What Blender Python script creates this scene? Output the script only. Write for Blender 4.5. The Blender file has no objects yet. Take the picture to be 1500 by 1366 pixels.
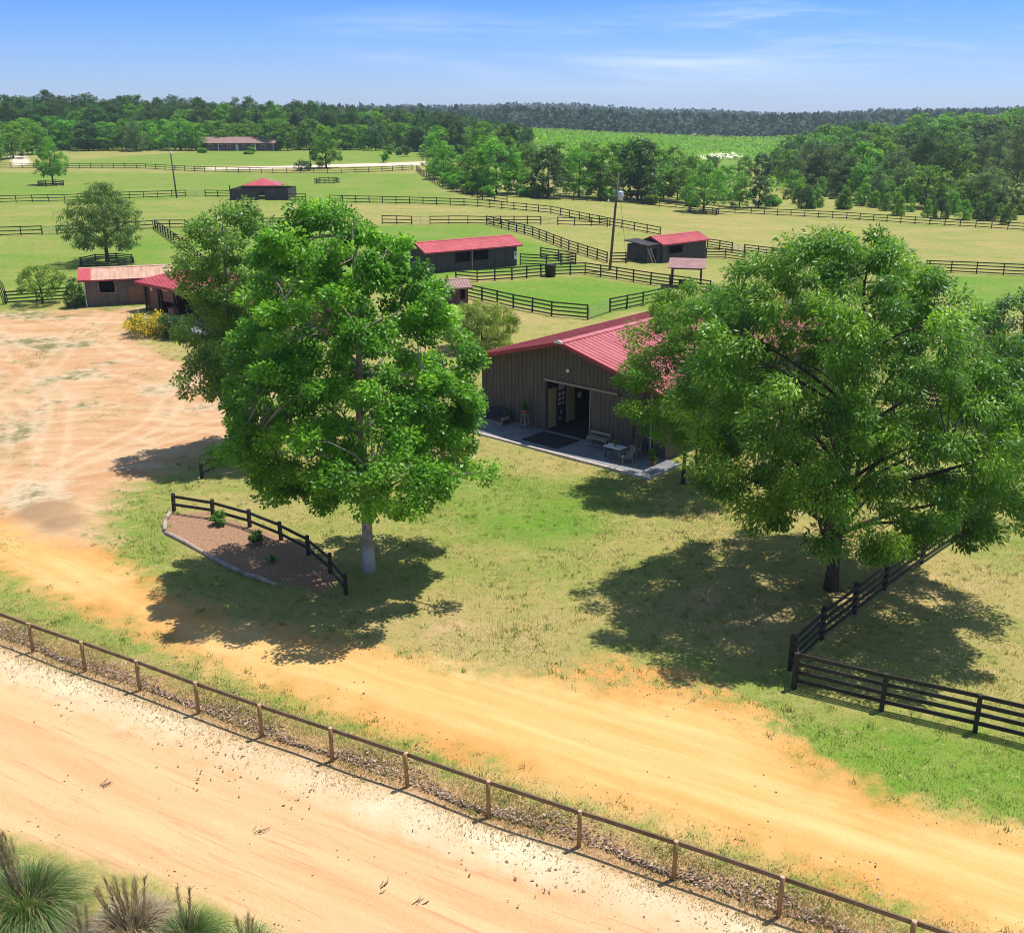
import bpy, bmesh, math, random
import numpy as np
from mathutils import Vector, Matrix, Euler

rng = np.random.default_rng(11)
random.seed(11)
scene = bpy.context.scene
COL = scene.collection

# ------------------------------------------------------------------ camera numbers
F, HOR, CH = 1500.0, 166.0, 20.0          # focal length (photo px), horizon row, camera height (m)
PITCH = math.atan((683 - HOR) / F)
SP, CP = math.sin(PITCH), math.cos(PITCH)

# ------------------------------------------------------------------ terrain height
_ty = np.array([-80, 0, 75, 95, 120, 160, 210, 280, 350, 450, 700, 1200, 1600, 2200, 3200, 5200])
_tz = np.array([0, 0, 0, .5, 1.4, 2.3, 3.1, 5.0, 6.7, 8.0, 8.0, 6.0, 6.0, 8.0, 8.0, 8.0])
_yy = np.arange(-80, 5200, 5.0)
_zz = np.interp(_yy, _ty, _tz)
_k = np.ones(7) / 7
_zz = np.convolve(np.pad(_zz, 3, mode='edge'), _k, 'valid')

def sstep(a, b, x):
    t = np.clip((np.asarray(x, float) - a) / (b - a), 0, 1)
    return t * t * (3 - 2 * t)

def zt(x, y):
    x = np.asarray(x, float); y = np.asarray(y, float)
    u = x / np.maximum(np.abs(y) + 7, 10)
    z = np.interp(y, _yy, _zz) * (1 - sstep(-.06, .24, u))
    z = z + sstep(.2, .45, u) * sstep(240, 430, y) * 5.0                    # right wood stands on a rise
    z = z + sstep(1250, 1900, y) * (10 - 6 * sstep(.0, .5, u) + 3.5 * np.sin(u * 15 + 1) + 1.5 * np.sin(u * 41)) * (1 - sstep(2600, 3500, y))   # far ridge
    z = z + .12 * np.sin(x * .11 + 1) * np.sin(y * .09) * sstep(60, 120, y)
    return z

def ray(px, py):
    u, v = (px - 750) / F, (683 - py) / F
    return np.array([u, CP + v * SP, -SP + v * CP])

def G(px, py):
    """the ground point that stands at a photo pixel"""
    d = ray(px, py)
    t = CH / max(-d[2], 1e-3)
    lo, hi = 5.0, min(t * 1.05, 4000)
    f = lambda s: CH + s * d[2] - float(zt(s * d[0], s * d[1]))
    s = lo; step = max((hi - lo) / 300, .2)
    while s < hi and f(s) > 0: s += step
    a, b = s - step, s
    for _ in range(30):
        m = (a + b) / 2
        if f(m) > 0: a = m
        else: b = m
    return Vector((b * d[0], b * d[1], CH + b * d[2]))

def height_at(base, py_top):
    """height above a ground point at which a vertical line reaches photo row py_top"""
    v = (683 - py_top) / F
    s = base.y / (CP + v * SP)
    return CH + s * (-SP + v * CP) - base.z

def gp(x, y): return Vector((x, y, float(zt(x, y))))

# ------------------------------------------------------------------ node helper
class NT:
    def __init__(s, tree): s.t = tree; s.x = 0
    def node(s, typ, ins=None, **props):
        n = s.t.nodes.new(typ); s.x += 40; n.location = (s.x, 0)
        for k, v in props.items(): setattr(n, k, v)
        for k, v in (ins or {}).items(): s.set(n.inputs[k], v)
        return n
    def set(s, sock, v):
        if isinstance(v, bpy.types.NodeSocket): s.t.links.new(v, sock)
        elif isinstance(v, (tuple, list)) and len(v) == 3 and sock.type == 'RGBA': sock.default_value = (*v, 1)
        else: sock.default_value = v
    def math(s, op, a, b=0.0, c=0.0, clamp=False):
        n = s.node('ShaderNodeMath', {0: a, 1: b, 2: c}, operation=op, use_clamp=clamp); return n.outputs[0]
    def mix(s, f, a, b, blend='MIX'):
        n = s.node('ShaderNodeMix', data_type='RGBA', blend_type=blend, clamp_factor=True)
        s.set(n.inputs[0], f); s.set(n.inputs[6], a); s.set(n.inputs[7], b); return n.outputs[2]
    def noise(s, vec, scale, detail=3.0, rough=.55, dist=0.0):
        n = s.node('ShaderNodeTexNoise', {'Scale': scale, 'Detail': detail, 'Roughness': rough, 'Distortion': dist})
        if vec is not None: s.set(n.inputs['Vector'], vec)
        return n.outputs[0]
    def rng(s, x, a, b, c=0.0, d=1.0, smooth=False):
        n = s.node('ShaderNodeMapRange', {0: x, 1: a, 2: b, 3: c, 4: d}, clamp=True)
        if smooth: n.interpolation_type = 'SMOOTHSTEP'
        return n.outputs[0]
    def attr(s, name, out=2):
        n = s.node('ShaderNodeAttribute', attribute_name=name); return n.outputs[out]
    def scale(s, vec, xyz):
        n = s.node('ShaderNodeVectorMath', {0: vec, 1: xyz}, operation='MULTIPLY'); return n.outputs[0]
    def comb(s, x, y, z):
        n = s.node('ShaderNodeCombineXYZ', {0: x, 1: y, 2: z}); return n.outputs[0]
    def hsv(s, col, val):
        n = s.node('ShaderNodeHueSaturation', {'Color': col, 'Value': val}); return n.outputs[0]

def new_mat(name):
    m = bpy.data.materials.new(name); m.use_nodes = True
    m.node_tree.nodes.clear()
    nt = NT(m.node_tree)
    out = nt.node('ShaderNodeOutputMaterial')
    return m, nt, out

def bump(nt, h, strength, dist):
    return nt.node('ShaderNodeBump', {'Height': h, 'Strength': strength, 'Distance': dist}).outputs[0]

def surf(name, c1, c2, rough=.7, nscale=3.0, stretch=(1, 1, 1), metal=0.0, spec=.3, bumpd=0.0, fine=.25, coords='Object'):
    """weathered surface: two tones through stretched noise plus fine grain"""
    m, nt, out = new_mat(name)
    tc = nt.node('ShaderNodeTexCoord').outputs[coords]
    v = nt.scale(tc, stretch)
    n1 = nt.noise(v, nscale, 5)
    n2 = nt.noise(v, nscale * 7, 3)
    col = nt.mix(nt.rng(n1, .32, .68), c1, c2)
    col = nt.hsv(col, nt.rng(n2, .25, .75, 1 - fine, 1 + fine))
    b = nt.node('ShaderNodeBsdfPrincipled', {'Base Color': col, 'Roughness': nt.rng(n2, .2, .8, max(rough - .1, .05), min(rough + .1, 1)),
                                             'Metallic': metal, 'Specular IOR Level': spec})
    if bumpd: nt.set(b.inputs['Normal'], bump(nt, nt.math('ADD', n1, n2), .6, bumpd))
    nt.set(out.inputs[0], b.outputs[0])
    return m

def leaf_mat(name, c1, c2, c3=None, trans=.35, rough=.5, tcol=1.5):
    m, nt, out = new_mat(name)
    tone = nt.attr('tone')
    col = nt.mix(nt.rng(tone, 0, .6), c1, c2)
    if c3: col = nt.mix(nt.rng(tone, .66, .95), col, c3)
    oi = nt.node('ShaderNodeObjectInfo').outputs['Random']
    col = nt.node('ShaderNodeHueSaturation', {'Color': col, 'Hue': nt.rng(oi, 0, 1, .485, .515), 'Value': nt.rng(oi, 0, 1, .82, 1.15)}).outputs[0]
    b = nt.node('ShaderNodeBsdfPrincipled', {'Base Color': col, 'Roughness': rough, 'Specular IOR Level': .35})
    tc = nt.mix(1.0, col, (1.25 * tcol, 1.35 * tcol, .6 * tcol), 'MULTIPLY')
    t = nt.node('ShaderNodeBsdfTranslucent', {'Color': tc})
    mx = nt.node('ShaderNodeMixShader', {0: trans}); nt.set(mx.inputs[1], b.outputs[0]); nt.set(mx.inputs[2], t.outputs[0])
    nt.set(out.inputs[0], mx.outputs[0])
    return m

M = {}
M['board_black'] = surf('board_black', (.020, .017, .016), (.045, .037, .033), .6, 2.0, (1, 1, 1), spec=.3)
M['wood_treated'] = surf('wood_treated', (.25, .145, .058), (.38, .235, .105), .75, 2.5, (1, 1, .6), fine=.3)
M['wood_rail'] = surf('wood_rail', (.115, .075, .040), (.20, .14, .08), .75, 2.5, fine=.3)
M['wood_cut'] = surf('wood_cut', (.42, .27, .17), (.55, .38, .26), .8, 14)
M['red_metal'] = surf('red_metal', (.40, .050, .052), (.52, .085, .080), .32, 1.0, (.5, 1.0, .3), spec=.8, fine=.12)
M['barn_red'] = surf('barn_red', (.39, .075, .078), (.52, .145, .14), .36, .9, (.35, 1.2, .35), spec=.7, fine=.15)
M['hut_wood'] = surf('hut_wood', (.11, .055, .048), (.17, .09, .078), .85, 2)
M['red_trim'] = surf('red_trim', (.26, .03, .045), (.34, .045, .06), .45, 1.0, fine=.1)
M['faded_metal'] = surf('faded_metal', (.42, .235, .155), (.56, .365, .26), .55, .7, (3, .6, 1), fine=.12)
M['brown_metal'] = surf('brown_metal', (.24, .13, .115), (.36, .20, .18), .5, .8, fine=.12)
M['barn_wood'] = surf('barn_wood', (.085, .066, .053), (.132, .105, .086), .8, 1.3, (4, 4, .35), bumpd=.004, fine=.3)
M['dark_wood'] = surf('dark_wood', (.040, .034, .032), (.075, .064, .058), .8, 1.3, (4, 4, .35), fine=.3)
M['warm_wood'] = surf('warm_wood', (.17, .085, .048), (.26, .14, .085), .75, 1.0, (.5, .5, 6), fine=.25)
M['shed_wood'] = surf('shed_wood', (.11, .085, .070), (.17, .13, .105), .8, 1.1, (3, 3, .4), fine=.3)
M['tan_wood'] = surf('tan_wood', (.55, .37, .18), (.66, .47, .26), .6, 2.0, (6, 6, .6))
M['grey_wood'] = surf('grey_wood', (.22, .18, .14), (.34, .28, .22), .8, 3.0, (1, 6, 6), fine=.3)
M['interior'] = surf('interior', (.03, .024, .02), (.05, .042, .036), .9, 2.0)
M['concrete'] = surf('concrete', (.15, .155, .165), (.24, .24, .245), .8, .6, bumpd=.003, fine=.15)
M['kerb'] = surf('kerb', (.46, .38, .32), (.60, .51, .44), .9, 2)
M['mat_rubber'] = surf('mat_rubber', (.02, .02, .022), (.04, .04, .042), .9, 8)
M['white_paint'] = surf('white_paint', (.66, .65, .62), (.78, .77, .74), .6, 2)
M['galv'] = surf('galv', (.15, .155, .15), (.24, .245, .24), .5, 5, metal=.2)
M['grey_box'] = surf('grey_box', (.50, .53, .56), (.62, .65, .68), .45, 4)
M['pole_wood'] = surf('pole_wood', (.085, .065, .05), (.15, .12, .10), .85, 2, (3, 3, .3), fine=.3)
M['wire'] = surf('wire', (.05, .05, .05), (.09, .09, .09), .5, 5, metal=.5)
M['wicker'] = surf('wicker', (.045, .028, .02), (.085, .055, .04), .8, 20)
M['cushion'] = surf('cushion', (.022, .025, .035), (.045, .05, .065), .9, 6)
M['terracotta'] = surf('terracotta', (.34, .15, .085), (.44, .21, .13), .8, 6)
M['paper'] = surf('paper', (.62, .61, .58), (.74, .73, .70), .8, 9)
M['yellow_board'] = surf('yellow_board', (.62, .52, .22), (.74, .65, .36), .7, 6)
M['stone'] = surf('stone', (.34, .22, .13), (.56, .42, .29), .9, 1.5)
M['log'] = surf('log', (.27, .20, .15), (.43, .34, .27), .85, 3, fine=.35)
M['brick'] = surf('brick', (.13, .085, .075), (.20, .13, .115), .9, 4, fine=.3)
M['house_roof'] = surf('house_roof', (.22, .135, .12), (.30, .19, .165), .9, .6, (1, 5, 5))
M['dark_glass'] = surf('dark_glass', (.02, .025, .03), (.04, .05, .06), .12, 2, spec=.6)
M['horse_coat'] = surf('horse_coat', (.17, .055, .03), (.24, .085, .045), .5, 2)
M['horse_hair'] = surf('horse_hair', (.02, .014, .012), (.05, .03, .025), .6, 6)
M['bark_dark'] = surf('bark_dark', (.045, .035, .028), (.10, .08, .065), .9, 3, (3, 3, .5), bumpd=.02, fine=.35)
M['bark_pine'] = surf('bark_pine', (.09, .06, .045), (.17, .12, .09), .9, 3, (3, 3, .5), fine=.35)
def bark_pale():
    m, nt, out = new_mat('bark_pale')
    tc = nt.node('ShaderNodeTexCoord').outputs['Object']
    n1 = nt.noise(nt.scale(tc, (3, 3, 1)), 3.0, 5); n2 = nt.noise(tc, 22, 3)
    col = nt.mix(nt.rng(n1, .35, .65), (.20, .165, .125), (.40, .345, .275))
    z = nt.node('ShaderNodeSeparateXYZ', {0: tc}).outputs[2]
    edge = nt.math('ADD', z, nt.math('MULTIPLY', nt.math('SUBTRACT', n1, .5), 1.0))
    col = nt.mix(nt.rng(edge, .95, 1.35), (.50, .48, .455), col)              # lime-washed foot
    col = nt.hsv(col, nt.rng(n2, .25, .75, .75, 1.2))
    b = nt.node('ShaderNodeBsdfPrincipled', {'Base Color': col, 'Roughness': .85, 'Specular IOR Level': .2})
    nt.set(b.inputs['Normal'], bump(nt, nt.math('ADD', n1, n2), .6, .015))
    nt.set(out.inputs[0], b.outputs[0]); return m
M['bark_pale'] = bark_pale()
M['leaf_broad'] = leaf_mat('leaf_broad', (.060, .150, .014), (.140, .295, .023), (.29, .46, .055), .40, .40)
M['leaf_grey'] = leaf_mat('leaf_grey', (.085, .20, .035), (.17, .34, .070), (.32, .47, .15), .48, .40)
M['leaf_lance'] = leaf_mat('leaf_lance', (.052, .130, .014), (.128, .270, .025), (.30, .45, .05), .40, .40)
M['far_canopy'] = leaf_mat('far_canopy', (.014, .036, .020), (.030, .062, .032), (.05, .09, .04), .12, .9)
M['leaf_bright'] = leaf_mat('leaf_bright', (.070, .185, .012), (.135, .295, .020), (.21, .37, .03), .42)
M['leaf_mid'] = leaf_mat('leaf_mid', (.062, .155, .015), (.135, .265, .024), (.22, .36, .04), .44)
M['leaf_willow'] = leaf_mat('leaf_willow', (.065, .140, .022), (.125, .225, .04), (.20, .30, .07), .4)
M['leaf_yellow'] = leaf_mat('leaf_yellow', (.14, .23, .03), (.25, .34, .055), (.46, .47, .19), .46)
M['leaf_dark'] = leaf_mat('leaf_dark', (.030, .085, .018), (.058, .140, .030), (.11, .21, .045), .34)
M['needle'] = leaf_mat('needle', (.036, .084, .026), (.072, .135, .038), (.12, .185, .055), .32, .75)
M['needle_grey'] = leaf_mat('needle_grey', (.066, .115, .044), (.125, .185, .064), (.19, .24, .09), .36)
M['flower'] = leaf_mat('flower', (.045, .11, .014), (.10, .17, .02), (.72, .46, .03), .3)
M['orchard'] = leaf_mat('orchard', (.115, .225, .014), (.17, .305, .020), (.22, .35, .03), .4)
M['blade'] = leaf_mat('blade', (.36, .28, .12), (.150, .225, .045), (.085, .21, .026), .3, .6)
M['pampas'] = leaf_mat('pampas', (.045, .11, .02), (.12, .23, .05), (.40, .34, .19), .3, .55)
M['dry_blade'] = leaf_mat('dry_blade', (.20, .14, .09), (.36, .28, .18), (.52, .43, .30), .3, .6, tcol=.75)
M['plume'] = leaf_mat('plume', (.38, .27, .20), (.52, .40, .31), (.66, .55, .45), .6, .8, tcol=.8)
M['dead_leaf'] = leaf_mat('dead_leaf', (.18, .10, .055), (.35, .24, .16), (.56, .44, .34), .1, .7, tcol=.7)

# ------------------------------------------------------------------ object helpers
def link(o): COL.objects.link(o); return o

def empty(name, loc, rz=0.0, label=None, cat=None, group=None):
    o = bpy.data.objects.new(name, None); link(o)
    o.empty_display_size = .3
    o.location = loc; o.rotation_euler = (0, 0, rz)
    tag(o, label, cat, group); return o

def tag(o, label=None, cat=None, group=None, kind=None):
    if label: o['label'] = label
    if cat: o['category'] = cat
    if group: o['group'] = group
    if kind: o['kind'] = kind
    return o

def copy_tree(o, parent=None):
    c = o.copy(); link(c)
    if parent is not None:
        c.parent = parent
    for ch in o.children: copy_tree(ch, c)
    return c

def np_mesh(name, V, Q, mat, attrs=None, smooth=False):
    V = np.asarray(V, np.float32); Q = np.asarray(Q, np.int32)
    me = bpy.data.meshes.new(name)
    n, k = Q.shape
    me.vertices.add(len(V)); me.vertices.foreach_set('co', V.ravel())
    me.loops.add(n * k); me.loops.foreach_set('vertex_index', Q.ravel())
    me.polygons.add(n)
    me.polygons.foreach_set('loop_start', np.arange(0, n * k, k, dtype=np.int32))
    me.polygons.foreach_set('loop_total', np.full(n, k, np.int32))
    if smooth: me.polygons.foreach_set('use_smooth', np.ones(n, bool))
    for an, (dom, arr) in (attrs or {}).items():
        a = me.attributes.new(an, 'FLOAT', dom); a.data.foreach_set('value', np.asarray(arr, np.float32))
    me.update(calc_edges=True)
    me.materials.append(mat)
    return me

def ob(name, me, parent=None, loc=(0, 0, 0), rz=0.0):
    o = bpy.data.objects.new(name, me); link(o)
    o.location = loc; o.rotation_euler = (0, 0, rz)
    if parent is not None: o.parent = parent
    return o

class MB:
    """collects solids and links them as ONE mesh object"""
    def __init__(s): s.v = []; s.f = []; s.sm = []
    def add(s, vs, fs, smooth=False):
        b = len(s.v); s.v += [tuple(v) for v in vs]
        s.f += [tuple(b + i for i in f) for f in fs]; s.sm += [smooth] * len(fs); return s
    def box(s, c, size, rz=0.0, bev=0.0):
        cx, cy, cz = c; a, b, h = size[0] / 2, size[1] / 2, size[2] / 2
        co, si = math.cos(rz), math.sin(rz)
        vs = []
        for z in (-h, h):
            for x, y in ((-a, -b), (a, -b), (a, b), (-a, b)):
                vs.append((cx + x * co - y * si, cy + x * si + y * co, cz + z))
        return s.add(vs, [(3, 2, 1, 0), (4, 5, 6, 7), (0, 1, 5, 4), (1, 2, 6, 5), (2, 3, 7, 6), (3, 0, 4, 7)])
    def bar(s, p0, p1, w, h, up=(0, 0, 1)):
        p0, p1 = Vector(p0), Vector(p1); d = (p1 - p0).normalized(); up = Vector(up)
        if abs(d.dot(up)) > .98: up = Vector((1, 0, 0))
        sd = d.cross(up).normalized(); u = sd.cross(d)
        vs = []
        for p in (p0, p1):
            for a, b in ((-1, -1), (1, -1), (1, 1), (-1, 1)): vs.append(p + sd * a * w / 2 + u * b * h / 2)
        return s.add(vs, [(0, 1, 2, 3), (7, 6, 5, 4), (0, 4, 5, 1), (1, 5, 6, 2), (2, 6, 7, 3), (3, 7, 4, 0)])
    def tube(s, pts, rad, n=8, cap=True):
        pts = [Vector(p) for p in pts]
        if not hasattr(rad, '__len__'): rad = [rad] * len(pts)
        vs = []; ref = Vector((0.3, 1, 0.1)).normalized()
        for i, p in enumerate(pts):
            d = (pts[min(i + 1, len(pts) - 1)] - pts[max(i - 1, 0)]).normalized()
            r = ref if abs(d.dot(ref)) < .95 else Vector((1, 0, 0))
            a = d.cross(r).normalized(); b = d.cross(a)
            for k in range(n):
                t = 2 * math.pi * k / n
                vs.append(p + (a * math.cos(t) + b * math.sin(t)) * rad[i])
        fs = []
        for i in range(len(pts) - 1):
            for k in range(n):
                k2 = (k + 1) % n
                fs.append((i * n + k, i * n + k2, (i + 1) * n + k2, (i + 1) * n + k))
        s.add(vs, fs, True)
        if cap:
            b = len(s.v) - len(vs)
            s.f.append(tuple(b + k for k in reversed(range(n)))); s.sm.append(False)
            s.f.append(tuple(b + (len(pts) - 1) * n + k for k in range(n))); s.sm.append(False)
        return s
    def prism(s, poly, y0, y1):
        """polygon in the xz plane (counter-clockwise seen from -y) pushed along y"""
        n = len(poly)
        vs = [(x, y0, z) for x, z in poly] + [(x, y1, z) for x, z in poly]
        return s.add(vs, [tuple(range(n)), tuple(reversed(range(n, 2 * n)))] + [(i, i + n, (i + 1) % n + n, (i + 1) % n) for i in range(n)])
    def slab(s, quad, th):
        """four corners of a top face, given thickness downward along its normal"""
        q = [Vector(p) for p in quad]
        nrm = (q[1] - q[0]).cross(q[3] - q[0]).normalized()
        if nrm.z < 0: q = [q[0], q[3], q[2], q[1]]; nrm = -nrm
        lo = [p - nrm * th for p in q]
        return s.add(q + lo, [(0, 1, 2, 3), (7, 6, 5, 4), (0, 4, 5, 1), (1, 5, 6, 2), (2, 6, 7, 3), (3, 7, 4, 0)])
    def wall(s, x0, x1, z0, z1, y, th, holes=()):
        xs = sorted({x0, x1, *[min(max(h[i], x0), x1) for h in holes for i in (0, 1)]})
        zs = sorted({z0, z1, *[min(max(h[i], z0), z1) for h in holes for i in (2, 3)]})
        for i in range(len(xs) - 1):
            for j in range(len(zs) - 1):
                cx, cz = (xs[i] + xs[i + 1]) / 2, (zs[j] + zs[j + 1]) / 2
                if any(h[0] < cx < h[1] and h[2] < cz < h[3] for h in holes): continue
                s.box((cx, y, cz), (xs[i + 1] - xs[i], th, zs[j + 1] - zs[j]))
        return s
    def lathe(s, prof, c=(0, 0, 0), n=12):
        vs = []
        for r, z in prof:
            for k in range(n):
                t = 2 * math.pi * k / n; vs.append((c[0] + r * math.cos(t), c[1] + r * math.sin(t), c[2] + z))
        fs = []
        for i in range(len(prof) - 1):
            for k in range(n):
                k2 = (k + 1) % n; fs.append((i * n + k, i * n + k2, (i + 1) * n + k2, (i + 1) * n + k))
        fs.append(tuple(reversed(range(n)))); fs.append(tuple((len(prof) - 1) * n + k for k in range(n)))
        return s.add(vs, fs, True)
    def mesh(s, name, mat):
        me = bpy.data.meshes.new(name); me.from_pydata(s.v, [], s.f)
        me.polygons.foreach_set('use_smooth', s.sm); me.materials.append(mat); me.update(); return me
    def build(s, name, mat, parent=None, loc=(0, 0, 0), rz=0.0):
        return ob(name, s.mesh(name, mat), parent, loc, rz)
# ------------------------------------------------------------------ ground
def W(pts): return np.array([[*G(x, y).xy] for x, y in pts])

def poly_sd(P, poly):
    """signed distance (negative inside) from points P (n,2) to a closed polygon"""
    n = len(poly); d = np.full(len(P), 1e9); ins = np.zeros(len(P), bool)
    for i in range(n):
        a, b = poly[i], poly[(i + 1) % n]
        ab = b - a; t = np.clip(((P - a) @ ab) / max(ab @ ab, 1e-9), 0, 1)
        d = np.minimum(d, np.hypot(*(P - (a + t[:, None] * ab)).T))
        c = ((a[1] > P[:, 1]) != (b[1] > P[:, 1]))
        with np.errstate(divide='ignore', invalid='ignore'):
            xi = (b[0] - a[0]) * (P[:, 1] - a[1]) / (b[1] - a[1]) + a[0]
        ins ^= c & (P[:, 0] < xi)
    return np.where(ins, -d, d)

def line_sd(P, line):
    """(signed across, along) of points to a polyline"""
    best = np.full(len(P), 1e9); ac = np.zeros(len(P)); al = np.zeros(len(P)); s0 = 0
    for i in range(len(line) - 1):
        a, b = line[i], line[i + 1]; ab = b - a; L = np.hypot(*ab)
        t = np.clip(((P - a) @ ab) / (L * L), 0, 1)
        q = P - (a + t[:, None] * ab); d = np.hypot(*q.T)
        sg = np.sign(ab[0] * (P[:, 1] - a[1]) - ab[1] * (P[:, 0] - a[0]))
        m = d < best; best[m] = d[m]; ac[m] = (sg * d)[m]; al[m] = (s0 + t * L)[m]; s0 += L
    return ac, al

FRONT_POSTS = [(-110, 893), (-31, 924), (48, 955), (125, 983), (205, 1012), (291, 1045), (384, 1079), (487, 1115), (597, 1153), (716, 1196), (848, 1241), (987, 1287), (1140, 1341), (1330, 1408), (1530, 1478)]
POLY = dict(
    pale=W([(-700, 700), (-110, 900), (48, 962), (205, 1022), (384, 1090), (597, 1165), (848, 1256), (1140, 1358), (1530, 1500), (1700, 1900), (560, 1900), (500, 1440), (420, 1385), (340, 1340), (250, 1302), (130, 1256), (0, 1222), (-250, 1150), (-900, 1010)]),
    road=W([(-500, 640), (-120, 770), (0, 836), (100, 884), (200, 922), (300, 972), (430, 1024), (600, 1084), (800, 1152), (1000, 1216), (1200, 1284), (1500, 1392), (1900, 1540), (2100, 1420),
            (1500, 1216), (1300, 1170), (1180, 1108), (1090, 1040), (990, 1008), (860, 1000), (700, 985), (560, 948), (470, 930), (330, 905), (240, 868), (150, 800), (60, 790), (-20, 740), (-200, 660)]),
    yard=W([(-400, 470), (0, 458), (130, 453), (212, 450), (196, 486), (240, 518), (330, 545), (400, 560), (420, 600), (350, 648), (300, 664), (235, 690), (180, 720), (150, 770), (150, 800), (100, 840), (-100, 790), (-400, 690)]),
    drive=W([(300, 245), (420, 243), (520, 240), (640, 236), (652, 238), (640, 241), (520, 244), (420, 247), (300, 249)]),
    drive2=W([(14, 228), (34, 222), (46, 240), (20, 244)]),
    sand=W([(1020, 228), (1075, 222), (1085, 230), (1030, 233)]),
    bare=W([(800, 985), (880, 958), (985, 975), (1060, 1010), (1120, 1045), (1185, 1105), (1240, 1140), (1080, 1075), (960, 1020), (860, 1000)]),
    bed=W([(245, 752), (300, 748), (360, 768), (430, 792), (470, 818), (495, 850), (470, 868), (360, 842), (242, 782)]),
)
GREEN = [  # (photo polygon, greenness, soft edge m): grass differs from paddock to paddock
    ([(-200, 250), (610, 255), (700, 300), (480, 297), (0, 299), (-200, 300)], .80, 6),
    ([(-200, 300), (0, 299), (300, 290), (450, 295), (430, 330), (0, 345), (-200, 350)], .55, 4),
    ([(0, 350), (225, 338), (310, 400), (280, 440), (0, 450), (-200, 450)], .72, 4),
    ([(150, 380), (225, 345), (290, 400), (250, 430), (170, 415)], .95, 5),
    ([(228, 336), (712, 330), (800, 360), (860, 395), (600, 410), (310, 400)], .95, 3),
    ([(690, 415), (750, 411), (857, 405), (985, 424), (960, 442), (870, 466), (700, 432)], 1.05, 2.0),
    ([(290, 222), (620, 216), (640, 234), (420, 242), (300, 244), (100, 246), (60, 240)], .80, 6),
    ([(500, 300), (700, 305), (800, 316), (890, 332), (560, 326)], .30, 5),
    ([(743, 300), (1000, 310), (1500, 340), (1700, 360), (1700, 405), (1330, 398), (1130, 372), (1040, 362), (965, 345), (810, 312)], .34, 5),
    ([(800, 335), (960, 346), (940, 380), (890, 382), (800, 352)], .42, 4),
    ([(1350, 402), (1500, 406), (1700, 420), (1700, 470), (1420, 450), (1340, 420)], .92, 3),
    ([(1120, 1040), (1300, 1060), (1500, 1100), (1700, 1150), (1700, 1270), (1500, 1212), (1300, 1165), (1185, 1100)], .80, 1.2),
    ([(590, 700), (760, 690), (900, 705), (870, 780), (780, 800), (640, 760)], .82, 2.5),
    ([(1000, 960), (1150, 985), (1200, 1050), (1080, 1030)], .62, 1.0),
    ([(130, 720), (260, 700), (250, 830), (180, 830)], .62, 1.5),
    ([(0, 838), (120, 890), (300, 978), (480, 1045), (800, 1160), (1200, 1292), (1500, 1400), (1480, 1412), (1000, 1245), (600, 1112), (300, 1008), (120, 930), (0, 885)], .54, .6),
    ([(-300, 1100), (130, 1256), (420, 1385), (500, 1500), (400, 1900), (-600, 1900)], .22, .8),
    ([(1380, 640), (1500, 630), (1600, 900), (1400, 800)], .42, 2),
    ([(760, 200), (1180, 205), (1160, 240), (760, 240)], 1.0, 30),
]
TRACKS = [[(10, 585), (38, 612), (31, 635), (32, 652), (29, 682), (14, 706), (-20, 730)], [(300, 560), (262, 570), (255, 582), (246, 600), (223, 623), (176, 647), (117, 673), (60, 705), (40, 740)],
          [(120, 545), (182, 559), (223, 570), (246, 588), (238, 610)], [(330, 618), (287, 629), (205, 653), (132, 667), (88, 685), (29, 697), (-40, 712)], [(-30, 470), (0, 494), (29, 521), (59, 547), (90, 590), (80, 650), (60, 720), (62, 770)],
          [(150, 462), (110, 490), (80, 530), (20, 575), (-60, 600)], [(240, 535), (180, 520), (120, 480), (60, 465)]]
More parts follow.
